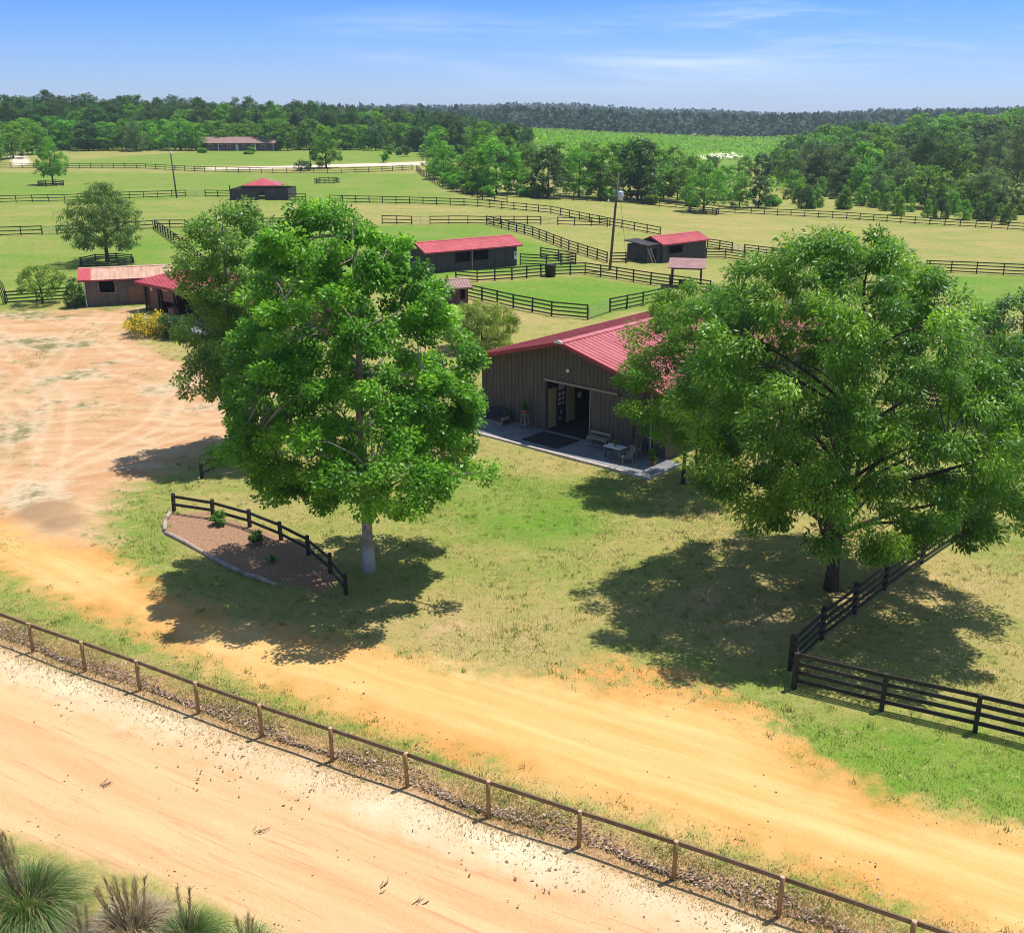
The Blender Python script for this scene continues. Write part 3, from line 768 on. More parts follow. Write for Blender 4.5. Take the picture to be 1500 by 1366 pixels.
    t = make_tree('shrub_tree', 'low multi-stemmed shrub tree left of the faded pink-roofed shed', 'tree', b, 0, c, rg.uniform(.35, .55, len(c)), 60, .20, .5, M['leaf_mid'], M['bark_dark'], 4.0, .12, .5, 10, 29, twig=False)
    t.scale = (H / 4.6,) * 3
    # feathery yellow-green tree between the two big buildings
    b = G(706, 512); H = height_at(b, 438)
    pr = prof_of([.6, 1.6, 3.2, 5, 6], [3.0, 4.4, 4.6, 3.2, .8])
    c = crown_points(170, pr, (.7, 5.8), .14, .4, rg)
    t = make_tree('feathery_tree', 'yellow-green feathery tree behind the left eave of the red-roofed barn', 'tree', b, 0, c, rg.uniform(.5, .8, len(c)), 150, .34, .26, M['leaf_yellow'], M['bark_dark'], 5.6, .12, .8, 10, 30, droop=.6, up=.4, twig=False)
    t.scale = (H / 6.2,) * 3

def shrub(name, label, loc, w, h, leaf, n, L, seed, group=None, asp=.5, tadd=0.0):
    rg = np.random.default_rng(seed)
    d = rg.normal(0, 1, (n, 3)); d /= np.linalg.norm(d, axis=1, keepdims=True)
    c = d * (rg.random(n) ** .4)[:, None] * np.array([w / 2, w / 2, h * .5]) + np.array([0, 0, h * .5])
    c[:, 2] = np.maximum(c[:, 2], .1)
    V, Q, t = leaf_cloud(c, np.full(n, w * .12), 45, L, asp, rg)
    V[:, 2] = np.maximum(V[:, 2], .0); t = np.clip(t + tadd * rg.random(len(t)), 0, 1)
    o = ob(name, np_mesh(name, V, Q, leaf, {'tone': ('FACE', t)}), None, loc)
    return tag(o, label, 'shrub', group)

# ---- prototypes for the woods, then individual copies
PROTO = {}
def proto(kind):
    if kind in PROTO:
        r = copy_tree(PROTO[kind]); return r
    base, var = kind.split('/'); seed = 100 + hash_of(kind); rg = np.random.default_rng(seed)
    if base in ('oak', 'bright', 'mid'):
        s = rg.uniform(.85, 1.15)
        pr = prof_of([1.2, 2.5, 5, 8.5, 10.8, 12], [2.4 * s, 3.9 * s, 4.4 * s, 3.7 * s, 2.3 * s, .5])
        c = crown_points(120, pr, (1.2, 11.8), .17, .38, rg)
        leaf = M[{'oak': 'leaf_dark', 'bright': 'leaf_bright', 'mid': 'leaf_mid'}[base]]
        r = make_tree({'oak': 'oak_tree', 'bright': 'broadleaf_tree', 'mid': 'broadleaf_tree'}[base], None, 'tree', (0, 0, 0), 0, c, rg.uniform(.5, 1.05, len(c)), 42, .50, .6, leaf, M['bark_dark'], 10.5, .2, 1.0, 7, seed, twig=False, sides=5)
    elif base in ('pine', 'greypine'):
        pr = prof_of([4.5, 6, 8, 10.5, 12], [1.6, 3.0, 3.1, 2.0, .4])
        if base == 'greypine': pr = prof_of([.8, 2, 5, 9, 12], [2.2, 3.4, 3.3, 2.2, .4])
        z0 = 4.3 if base == 'pine' else .8
        c = crown_points(120, pr, (z0, 11.9), .2, .5, rg)
        r = make_tree('pine_tree', None, 'tree', (0, 0, 0), 0, c, rg.uniform(.4, .85, len(c)), 42, .55, .26, M['needle' if base == 'pine' else 'needle_grey'], M['bark_pine'], 11.6, .2, 3.4 if base == 'pine' else .8, 8, seed, twig=False, sides=5, rise=.2, droop=-.3, flat=.6, up=.2)
    elif base == 'cedar':
        pr = prof_of([.2, 1, 3, 5, 6], [1.3, 1.7, 1.3, .7, .1])
        c = crown_points(70, pr, (.3, 5.9), .08, .35, rg)
        r = make_tree('young_pine', None, 'tree', (0, 0, 0), 0, c, rg.uniform(.3, .5, len(c)), 45, .36, .3, M['needle' if var < '1' else 'leaf_mid'], M['bark_pine'], 5.6, .09, .2, 5, seed, twig=False, sides=5, rise=.1, droop=-.2)
    r['h'] = {'oak': 12.4, 'bright': 12.4, 'mid': 12.4, 'pine': 12.3, 'greypine': 12.3, 'cedar': 6.2}[base]
    del_h = r['h']
    PROTO[kind] = r
    return r
def hash_of(s): return sum((i + 1) * ord(ch) for i, ch in enumerate(s)) % 997

def plant_tree(kind, loc, H, label, group, wide=1.0):
    r = proto(kind)
    k = H / r['h']
    r.location = (loc[0], loc[1], loc[2] - .05); r.rotation_euler = (0, 0, random.uniform(0, 6.28))
    r.scale = (k * wide, k * wide, k)
    tag(r, label, 'tree', group); return r

def woods():
    V4 = '0123'
    def pick(kinds): 
        k = random.choice(kinds); return k + '/' + random.choice('01234')
    # --- left wood behind the ranch house
    lab = {'pine': 'tall dark pine in the wood behind the ranch house', 'oak': 'dark broad tree in the wood behind the ranch house',
           'mid': 'green broadleaf tree in the wood behind the ranch house', 'bright': 'bright green broadleaf tree in the wood behind the ranch house', 'greypine': 'grey-green pine in the wood behind the ranch house'}
    gl = {k: v.replace('tree in', 'trees in').replace('pine in', 'pines in') for k, v in lab.items()}
    def put(kind, loc, H, wide=1.0, LB=lab, GL=gl):
        b = kind.split('/')[0]; plant_tree(kind, loc, H, LB[b], GL[b], wide)
    top = lambda px: np.interp(px, [-60, 0, 60, 100, 200, 330, 450, 560, 640, 720, 780], [142, 140, 132, 138, 138, 143, 147, 152, 158, 172, 186])
    for row, (yw, kinds, k) in enumerate([(470, ['pine', 'pine', 'greypine'], 1.0), (440, ['pine', 'pine', 'oak'], .97), (415, ['pine', 'oak', 'mid'], .88), (396, ['mid', 'bright', 'bright', 'oak'], .62)]):
        px = -45.0
        while px < 775:
            y = yw + random.uniform(-9, 9) - (50 if px > 620 else 0)
            u = (px - 750) / F
            d = y * CP + 6.0; x = u * d
            loc = gp(x, y); H = height_at(loc, top(px)) * k * random.uniform(.86, 1.06)
            put(pick(kinds), loc, max(H, 7), random.uniform(.85, 1.35) * (1.0 if row < 3 else 1.25))
            px += random.uniform(15, 24) if row < 3 else random.uniform(20, 34)
    # --- named nearer trees before that wood (base px, base py, top py, kind, width factor)
    near = [(20, 232, 178, 'bright', 1.3), (48, 226, 172, 'bright', 1.4), (-10, 236, 188, 'mid', 1.2), (95, 218, 168, 'oak', 1.1), (148, 218, 156, 'oak', 1.1), (200, 222, 170, 'greypine', 1.2), (128, 216, 172, 'mid', 1.2),
            (255, 214, 160, 'oak', 1.2), (300, 208, 158, 'mid', 1.2), (345, 205, 150, 'mid', 1.1), (400, 208, 165, 'bright', 1.1), (436, 212, 168, 'mid', 1.2),
            (545, 213, 160, 'bright', 1.5), (505, 212, 172, 'oak', 1.1), (580, 214, 176, 'oak', 1.2), (610, 222, 178, 'oak', 1.2), (642, 228, 182, 'mid', 1.3), (672, 232, 174, 'oak', 1.2), (705, 238, 176, 'mid', 1.3), (748, 244, 176, 'oak', 1.1)]
    lb = 'tree at the front edge of the wood around the ranch house'
    for x, y, t, k, w in near:
        loc = G(x, y); nm = {'oak': 'dark', 'bright': 'bright green', 'mid': 'mid-green', 'greypine': 'feathery grey-green'}[k]
        plant_tree(k + '/' + random.choice('012'), loc, height_at(loc, t), nm + ' ' + lb, nm + ' ' + lb.replace('tree', 'trees', 1), w)
    # --- belt of bright trees behind the middle fence
    belt = [(650, 262, 205, 'bright', 1.2), (676, 272, 225, 'bright', 1.3), (697, 280, 214, 'bright', 1.1), (727, 283, 200, 'bright', 1.2), (757, 284, 232, 'bright', 1.2), (803, 289, 210, 'oak', 1.2), (848, 289, 212, 'bright', 1.1),
            (772, 262, 206, 'mid', 1.2), (878, 291, 214, 'mid', 1.25), (905, 280, 200, 'mid', 1.1), (934, 294, 198, 'oak', 1.3), (952, 284, 206, 'mid', 1.2), (972, 292, 240, 'bright', 1.3), (992, 296, 238, 'mid', 1.3), (1010, 278, 222, 'mid', 1.2),
            (1083, 304, 254, 'mid', 1.25), (1111, 304, 256, 'oak', 1.2), (1060, 292, 238, 'bright', 1.3), (1040, 280, 226, 'oak', 1.2), (1115, 268, 222, 'oak', 1.2), (1090, 262, 226, 'mid', 1.2), (820, 262, 204, 'mid', 1.3), (862, 258, 202, 'mid', 1.3), (742, 255, 198, 'mid', 1.2), (925, 262, 202, 'bright', 1.2), (985, 262, 212, 'mid', 1.2), (635, 250, 215, 'bright', 1.2), (712, 255, 196, 'mid', 1.2)]
    bl = 'tree in the belt between the middle fence and the orchard'
    for x, y, t, k, w in belt:
        loc = G(x, y); nm = {'oak': 'dark', 'bright': 'bright green', 'mid': 'mid-green'}[k]
        plant_tree(k + '/' + random.choice('012'), loc, height_at(loc, t), nm + ' ' + bl, nm + ' ' + bl.replace('tree', 'trees', 1), w)
    # --- right wood
    rl = {'greypine': 'grey-green pine in the wood beyond the tan pasture', 'pine': 'dark pine in the wood beyond the tan pasture', 'oak': 'dark broadleaf tree in the wood beyond the tan pasture',
          'mid': 'mid-green broadleaf tree in the wood beyond the tan pasture', 'bright': 'bright green broadleaf tree in the wood beyond the tan pasture', 'cedar': 'young bushy pine on the rough ground beyond the tan pasture'}
    gr = {k: v.replace('tree in', 'trees in').replace('pine in', 'pines in').replace('pine on', 'pines on') for k, v in rl.items()}
    rtop = lambda px: np.interp(px, [1100, 1140, 1170, 1250, 1330, 1400, 1450, 1500, 1560], [226, 203, 187, 176, 166, 159, 154, 148, 146])
    for yw, kinds, k, dx in [(420, ['oak', 'mid', 'bright', 'mid'], 1.0, 17), (380, ['mid', 'oak', 'pine', 'bright'], .86, 18), (335, ['greypine', 'mid', 'greypine', 'oak'], .80, 19), (295, ['greypine', 'greypine', 'mid', 'pine'], .74, 22)]:
        px = 1135.0 + random.uniform(0, 10) + (0 if yw > 300 else 10)
        while px < 1560:
            y = yw + random.uniform(-14, 14); u = (px - 750) / F
            d = y * CP + 6.3; loc = gp(u * d, y); d = y * CP + 6.3 - loc.z * .33
            loc = gp(u * d, y)
            hh = height_at(loc, rtop(px)); hh = min(hh, 27) * k
            H = hh * random.uniform(.8, 1.06)
            put(pick(kinds), loc, max(H, 6), random.uniform(.95, 1.5), rl, gr)
            px += random.uniform(.7, 1.4) * dx
    for px in np.arange(1160, 1550, 15):
        for _ in range(1):
            x = px + random.uniform(-12, 12); y0 = np.interp(x, [1130, 1300, 1500], [282, 300, 318]) - random.uniform(0, 14)
            loc = G(x, y0); put(pick(['greypine', 'greypine', 'greypine', 'mid']), loc, random.uniform(6, 11), random.uniform(1.0, 1.5), rl, gr)
    for i in range(80):
        x = random.uniform(1150, 1545); y0 = np.interp(x, [1130, 1300, 1500], [308, 318, 334]) - random.uniform(3, 26)
        loc = G(x, y0); put('cedar/' + random.choice('012'), loc, random.uniform(2.2, 5.5), random.uniform(.9, 1.4), rl, gr)

def far_stuff():
    rg = np.random.default_rng(77)
    # wooded ridge on the horizon: many crowns, one mass
    n = 11000
    y = 880 + 1700 * rg.random(n) ** 1.3; u = rg.uniform(-.75, .80, n); x = u * y
    z = zt(x, y); h = rg.uniform(9, 17, n) 
    cent = np.stack([x, y, z + h * .6], 1)
    per = 13; idx = np.repeat(np.arange(n), per)
    d = rg.normal(0, 1, (n * per, 3)); d /= np.linalg.norm(d, axis=1, keepdims=True)
    p = cent[idx] + d * np.stack([np.full(n, 5.), np.full(n, 5.), h * .42], 1)[idx]
    V, Q = leaf_quads(p, d + rg.normal(0, .5, p.shape), d + np.array([0, 0, 1.2]) + rg.normal(0, .3, p.shape), rg.uniform(3.5, 6, len(p)), .85)
    t = np.clip(.35 + .25 * np.repeat(rg.random(n), per) + rg.normal(0, .05, n * per), 0, 1)
    o = ob('distant_forest', np_mesh('distant_forest', V, Q, M['far_canopy'], {'tone': ('FACE', t)}))
    tag(o, 'dark forest covering the low ridge on the horizon', 'forest', kind='stuff')
    # bright orchard strip
    xs, ys_ = [], []
    rows = np.arange(470, 830, 7.5)
    for yy in rows:
        uu = np.arange(-.02, .285, 4.2 / yy); uu = uu + rg.normal(0, .8 / yy, len(uu)); xs.append(uu * yy); ys_.append(yy + rg.normal(0, .6, len(uu)))
    x = np.concatenate(xs); y = np.concatenate(ys_); n = len(x)
    sandy = (np.hypot((x - G(1048, 226).x) / 14, (y - G(1048, 226).y) / 40) < 1); x, y = x[~sandy], y[~sandy]; n = len(x)
    cent = np.stack([x, y, zt(x, y) + 1.7], 1); per = 15; idx = np.repeat(np.arange(n), per)
    d = rg.normal(0, 1, (n * per, 3)); d /= np.linalg.norm(d, axis=1, keepdims=True)
    p = cent[idx] + d * np.array([1.7, 1.3, 1.3])
    V, Q = leaf_quads(p, d + rg.normal(0, .5, p.shape), d + np.array([0, 0, .8]), rg.uniform(.9, 1.5, len(p)), .7)
    o = ob('orchard_rows', np_mesh('orchard_rows', V, Q, M['orchard'], {'tone': ('FACE', rg.random(n * per))}))
    tag(o, 'long bright green orchard rows in front of the wooded ridge', 'orchard', kind='stuff')
    # scrub closing the foot of the woods
    n = 2600
    x1 = []; 
    px = rg.uniform(1120, 1560, n); y = rg.uniform(262, 440, n); x = (px - 750) / F * (y * CP + 6)
    lx = rg.uniform(-60, 790, 2600); ly = rg.uniform(392, 480, 2600) - 45 * (lx > 620); xx = (lx - 750) / F * (ly * CP + 4)
    keep = rg.random(n) < sstep(255, 330, y) * .9
    x = np.concatenate([x[keep], xx]); y = np.concatenate([y[keep], ly]); n = len(x)
    h = rg.uniform(.8, 2.6, n); cent = np.stack([x, y, zt(x, y) + h * .5], 1); per = 12; idx = np.repeat(np.arange(n), per)
    d = rg.normal(0, 1, (n * per, 3)); d /= np.linalg.norm(d, axis=1, keepdims=True)
    p = cent[idx] + d * np.stack([np.full(n, 1.3), np.full(n, 1.3), h * .5], 1)[idx]
    V, Q = leaf_quads(p, d + rg.normal(0, .5, p.shape), d + np.array([0, 0, .7]), rg.uniform(.6, 1.1, len(p)), .6)
    o = ob('undergrowth', np_mesh('undergrowth', V, Q, M['leaf_mid'], {'tone': ('FACE', rg.random(n * per))}))
    tag(o, 'low green undergrowth on the floor of the woods', 'undergrowth', kind='stuff')
# ------------------------------------------------------------------ fences
POST_ME = {}
def board_fence(label, pts, h=1.4, nrail=4, spacing=2.7, group=None, name='board_fence', mat='board_black', post=(.13, .13), rail=(.04, .14), z0=.22, side=1, at_points=False, over=.04, cat='fence', round_post=False):
    pts = [Vector((p.x, p.y)) if hasattr(p, 'x') else Vector(p[:2]) for p in pts]
    stops = [pts[0]]
    for a, b in zip(pts, pts[1:]):
        n = 1 if at_points else max(1, round((b - a).length / spacing))
        for i in range(1, n + 1): stops.append(a + (b - a) * (i / n))
    base = gp(*stops[0])
    root = empty(name, base, 0, label, cat, group)
    P = [gp(*s) - base for s in stops]
    key = (post, h, mat, round_post)
    if key not in POST_ME:
        mb = MB()
        if round_post: mb.lathe([(post[0] / 2, -.3), (post[0] / 2, h + over - .012), (post[0] / 2 - .012, h + over)], n=10)
        else: mb.box((0, 0, (h + over) / 2 - .15), (post[0], post[1], h + over + .3))
        POST_ME[key] = mb.mesh('post', M[mat])
    n = len(P)
    for i, p in enumerate(P):
        d = (P[min(i + 1, n - 1)] - P[max(i - 1, 0)]); o = ob('post', POST_ME[key], root, p, math.atan2(d.y, d.x))
        o.rotation_euler = (random.gauss(0, .02), random.gauss(0, .02), o.rotation_euler.z)
    zs = [h - rail[1] / 2 - .01] if nrail == 1 else [z0 + (h - rail[1] / 2 - .01 - z0) * k / (nrail - 1) for k in range(nrail)]
    off = (post[1] / 2 + rail[0] / 2 + .001) * side
    nr = []
    for i in range(n):
        d = (P[min(i + 1, n - 1)] - P[max(i - 1, 0)]); nr.append(Vector((-d.y, d.x, 0)).normalized() * off)
    for z in reversed(zs):
        mb = MB()
        for i in range(n - 1):
            j1, j2 = random.gauss(0, .008), random.gauss(0, .008)
            a, b = P[i] + nr[i] + Vector((0, 0, z + j1)), P[i + 1] + nr[i + 1] + Vector((0, 0, z + j2))
            e = (b - a).normalized() * (post[0] * .02)
            mb.bar(a + e, b - e, rail[0], rail[1])
        mb.build('rail', M['wood_rail'] if mat == 'wood_treated' else M[mat], root)
    return root, P, base

def metal_gate(label, a, b, h=1.25, group='pipe gates between the paddocks', swing=0.0, mat='galv'):
    a, b = gp(a.x, a.y), gp(b.x, b.y); L = (b - a).length
    root = empty('metal_gate', a, math.atan2(b.y - a.y, b.x - a.x) + swing, label, 'gate', group)
    dz = b.z - a.z; sl = lambda x: dz * x / L
    fr = MB(); fr.tube([(.12, 0, .2 + sl(.1)), (.12, 0, h + sl(.1)), (L - .12, 0, h + dz), (L - .12, 0, .2 + dz), (.12, 0, .2 + sl(.1))], .026, 6)
    fr.build('gate_frame', M[mat], root)
    for k in range(1, 5):
        z = .2 + (h - .2) * k / 5
        MB().tube([(.14, 0, z + sl(.1)), (L - .14, 0, z + dz)], .018, 5).build('bar', M[mat], root)
    MB().tube([(L / 2, .022, .2 + dz / 2), (L / 2, .022, h + dz / 2)], .02, 5).build('upright', M[mat], root)
    return root

def ring_fence(label, c, r, h=1.1, nrail=3, group='low ring fences round pasture trees', n=8):
    pts = [c + Vector((math.cos(t), math.sin(t), 0)) * r for t in [2 * math.pi * i / n for i in range(n)]]
    return board_fence(label, pts + [pts[0]], h, nrail, 99, group, at_points=True, name='ring_fence')

def fences():
    g4 = 'black board fences of the paddocks'
    px = lambda *p: [G(*q) for q in p]
    bf = lambda label, pts, **k: board_fence(label, px(*pts), group=g4, **k)
    # single-rail treated fence along the front road
    root, P, base = board_fence('brown wooden fence with a single top rail running along the pale front dirt road', px(*FRONT_POSTS), 1.22, 1, 99, None, at_points=True, name='rail_fence', mat='wood_treated', post=(.135, .135), rail=(.05, .135), side=1, over=.05, round_post=True)
    for p in P:
        o = MB().lathe([(.066, 0), (.066, .006), (.05, .009)], n=10).build('post_cap', M['wood_cut'], root, p + Vector((0, 0, 1.272)))
    mb = MB()
    for i in range(len(P) - 1):
        for z in (.12, .4, .7): mb.tube([P[i] + Vector((0, 0, z)) , P[i + 1] + Vector((0, 0, z))], .0035, 4)
    mb.build('wire', M['wire'], root)
    # corner paddock at the right
    root, P, base = bf('black four-board fence turning a corner under the broad shade tree', [(1600, 1114), (1428, 1072), (1291, 1040), (1163, 1008), (1157, 980), (1203, 936), (1251, 899), (1295, 864), (1350, 824), (1400, 790)], h=1.42, spacing=99, at_points=True, post=(.16, .16), rail=(.045, .15), z0=.32, side=-1)
    bf('black board fence glimpsed behind the crown of the broad shade tree', [(1255, 584), (1380, 600), (1490, 617), (1600, 634)])
    # bed fence: two rails on a curve
    arc = [(255, 748), (312, 757), (366, 772), (412, 791), (452, 812), (484, 839), (507, 870)]
    board_fence('low black two-rail fence curving round the mulch bed by the pale-barked tree', px(*arc), .95, 2, 99, None, at_points=True, name='bed_fence', post=(.15, .15), rail=(.045, .15), z0=.42, side=-1)
    board_fence('short black two-rail fence at the yard edge beside the greyer leafy tree', px((296, 701), (352, 676), (398, 655)), .95, 2, 99, None, at_points=True, name='bed_fence', post=(.15, .15), rail=(.045, .15), z0=.42, side=-1)
    # lush small paddock in the middle
    bf('black fence along the back of the lush small paddock below the utility pole', [(668, 410), (699, 413), (750, 410), (813, 404), (857, 402), (903, 409), (953, 417), (1010, 425), (1040, 430)], h=1.5)
    bf('black fence along the front left of the lush small paddock above the barn roof', [(684, 436), (752, 452), (808, 463), (861, 468)], h=1.5)
    bf('short black fence right of the pipe gate at the barn ridge', [(893, 458), (942, 448), (985, 438)], h=1.5)
    metal_gate('pipe gate at the front corner of the lush small paddock', G(861, 468), G(893, 458))
    # around the middle stable
    bf('black fence leaving the right end of the long red-roofed run-in shed', [(762, 388), (800, 390), (843, 387)], h=1.45)
    bf('short black fence angled behind the dark bin of the small paddock', [(792, 378), (818, 382), (843, 387)], h=1.45)
    bf('black fence between the utility pole and the small red-roofed shed', [(895, 386), (938, 385)], h=1.45)
    bf('black fence slanting from the cross fence down to the utility pole', [(713, 329), (780, 346), (833, 367), (889, 385)], h=1.45)
    bf('black fence stretch behind the right end of the small red-roofed shed', [(1034, 379), (1062, 379), (1090, 383)], h=1.45)
    bf('black fence running right from the small red-roofed shed toward the shade tree', [(1036, 363), (1072, 369)], h=1.45)
    metal_gate('pipe gate between the small red-roofed shed and the shade tree', G(1072, 369), G(1090, 372))
    bf('black fence beyond the pipe gate behind the shade tree top', [(1090, 372), (1130, 377), (1230, 388), (1329, 398)], h=1.45)
    bf('black fence right of the shade tree between the bright lawn and tan pasture', [(1356, 398), (1430, 401), (1510, 405), (1600, 410)], h=1.55)
    metal_gate('black board gate standing half open at the tan pasture beside the shade tree', G(1356, 399), G(1329, 398), 1.3, None, .5, 'board_black')
    # long cross fences
    bf('long black fence from the round pen slanting down to the small red-roofed shed', [(483, 296), (600, 299), (700, 303), (807, 313), (893, 331), (967, 345)], h=1.4, nrail=3)
    bf('black fence crossing the grass behind the long red-roofed run-in shed', [(560, 328), (603, 329)], h=1.4, nrail=3)
    metal_gate('pipe gate in the cross fence behind the long red-roofed shed', G(603, 329), G(630, 329))
    bf('black fence right of the pipe gate behind the long red-roofed shed', [(630, 329), (713, 329), (792, 329)], h=1.4, nrail=3)
    metal_gate('pipe gate left of the utility pole top in the cross fence', G(792, 329), G(817, 330))
    bf('short black fence joining the long slanting fence left of the utility pole', [(817, 330), (890, 332)], h=1.4, nrail=3)
    bf('black fence running right from the pale airy tree to behind the big tree crown', [(227, 335), (316, 335), (423, 331), (470, 330)], h=1.4, nrail=3)
    bf('black fence slanting from the pale airy tree down behind the big tree', [(228, 336), (255, 356), (285, 380), (313, 402), (330, 416)], h=1.45)
    bf('black fence at the left edge in front of the pale airy tree', [(-60, 348), (0, 346), (62, 344)], h=1.4, nrail=3)
    metal_gate('pipe gate at the left beside the pale airy tree', G(62, 344), G(84, 344))
    bf('black fence hidden behind the pale airy tree crown', [(84, 344), (150, 340), (225, 336)], h=1.4, nrail=3)
    bf('black fence across the left pasture between the ring-fence tree and the pale airy tree', [(-60, 299), (0, 297), (95, 295), (190, 291), (272, 288)], h=1.4, nrail=3)
    metal_gate('pipe gate beside the left utility pole in the pasture', G(272, 288), G(301, 288))
    bf('short black fence joining the left side of the round pen', [(301, 288), (338, 289)], h=1.4, nrail=3)
    bf('short black fence joining the right side of the round pen', [(422, 294), (448, 294)], h=1.4, nrail=3)
    bf('far black fence below the pale drive of the ranch house', [(-60, 247), (0, 246), (100, 247), (200, 247), (300, 252), (400, 254), (500, 254), (560, 252), (604, 249)], h=1.4, nrail=3, spacing=3.4)
    bf('black fence curving along the bright belt of trees down to the pasture corner', [(610, 250), (618, 257), (630, 265), (648, 275), (677, 284), (707, 293), (743, 298)], h=1.4, nrail=3, spacing=3.2)
    bf('black fence in front of the belt of bright trees', [(743, 289), (800, 292), (860, 295), (917, 298), (990, 305), (1053, 311), (1100, 314)], h=1.4, nrail=3, spacing=3.2)
    bf('black fence between the tan pasture and the right wood', [(1100, 314), (1240, 321), (1340, 328), (1500, 338), (1600, 345)], h=1.35, nrail=3, spacing=3.0)
    bf('black fence behind the low shrub tree at the left edge', [(9, 446), (100, 440)], h=1.4)
    ring_fence('low black ring fence round the egg-shaped tree far left', G(75, 272), 2.9)
    ring_fence('low black ring fence round the bright tree on the tan pasture', G(1030, 313), 3.2)
    ring_fence('empty low black ring fence alone on the far bright pasture', G(479, 268), 2.9)
    ring_fence('low black ring fence round the pale airy tree behind the pink-roofed shed', G(157, 386), 3.4, h=.8)

# ------------------------------------------------------------------ buildings
def frame_px(a, b):
    """origin, heading and length of a wall whose foot runs from photo pixel a to b (left to right)"""
    A, B = G(*a), G(*b); d = B - A; d.z = 0
    return A, math.atan2(d.y, d.x), d.length

def gable_roof(root, x0, x1, ymid, half, eave, peak, mat, trim, th=.09, rib=.45, axis='x', ribs=True, trim_h=.16):
    """ridge along local x; ribbed sheets on both slopes"""
    mb = MB(); sl = (peak - eave) / half; nl = math.hypot(half, peak - eave)
    for s in (-1, 1):
        ye = ymid + s * half
        q = [(x0, ye, eave), (x1, ye, eave), (x1, ymid + s * .003, peak), (x0, ymid + s * .003, peak)]
        mb.slab(q, th)
        if ribs:
            n = int((x1 - x0) / rib)
            for i in range(n + 1):
                x = x0 + .04 + (x1 - x0 - .08) * i / n
                mb.bar((x, ye, eave + .014), (x, ymid + s * .12, peak - sl * .12 + .014), .05, .045)
    r = mb.build('roof', mat, root)
    cp = MB()
    for s in (-1, 1): cp.slab([(x0 - .01, ymid + s * .22, peak - sl * .22 + .055), (x1 + .01, ymid + s * .22, peak - sl * .22 + .055), (x1 + .01, ymid + s * .002, peak + .055), (x0 - .01, ymid + s * .002, peak + .055)], .02)
    cp.build('ridge_cap', mat, r)
    t = MB()
    for s in (-1, 1):
        ye = ymid + s * (half + .012)
        t.box(((x0 + x1) / 2, ye, eave - trim_h / 2 + .02), (x1 - x0, .022, trim_h))
        for x in (x0 - .012, x1 + .012):
            t.slab([(x - .012, ymid + s * (half + .02), eave + .015), (x + .012, ymid + s * (half + .02), eave + .015), (x + .012, ymid + s * .002, peak + .03), (x - .012, ymid + s * .002, peak + .03)], trim_h + .05)
    t.build('roof_trim', trim, root)
    return r

def battens(mb, x0, x1, y, ztop, step=.3, w=.045, d=.02, holes=(), z0=0.0):
    n = max(1, int((x1 - x0) / step))
    for i in range(n + 1):
        x = x0 + (x1 - x0) * i / n; top = ztop(x); lo = z0
        segs = [(lo, top)]
        for h in holes:
            if h[0] - .03 < x < h[1] + .03:
                ns = []
                for a, b in segs:
                    if h[2] > a: ns.append((a, min(b, h[2])))
                    if h[3] < b: ns.append((max(a, h[3]), b))
                segs = ns
        for a, b in segs:
            if b - a > .1: mb.box((x, y, (a + b) / 2), (w, d, b - a - .004))

BW, BL, BE, BP, DW, DH = 7.55, 25.0, 4.35, 6.35, 1.8, 3.45
def barn_frame():
    A = G(800, 631.5); hd = math.radians(-41)
    d = Vector((math.cos(hd), math.sin(hd), 0))
    return A + d * DW, hd            # foot of the middle of the doorway
BO, BH = barn_frame()
def BL2W(x, y, z=0.0):
    c, s = math.cos(BH), math.sin(BH)
    return Vector((BO.x + x * c - y * s, BO.y + x * s + y * c, z))
def BARN_FOOT(P):
    c, s = math.cos(BH), math.sin(BH); q = P - np.array([BO.x, BO.y])
    lx = q[:, 0] * c + q[:, 1] * s; ly = -q[:, 0] * s + q[:, 1] * c
    return ~((np.abs(lx) < BW + 1.3) & (ly > -3.9) & (ly < BL))

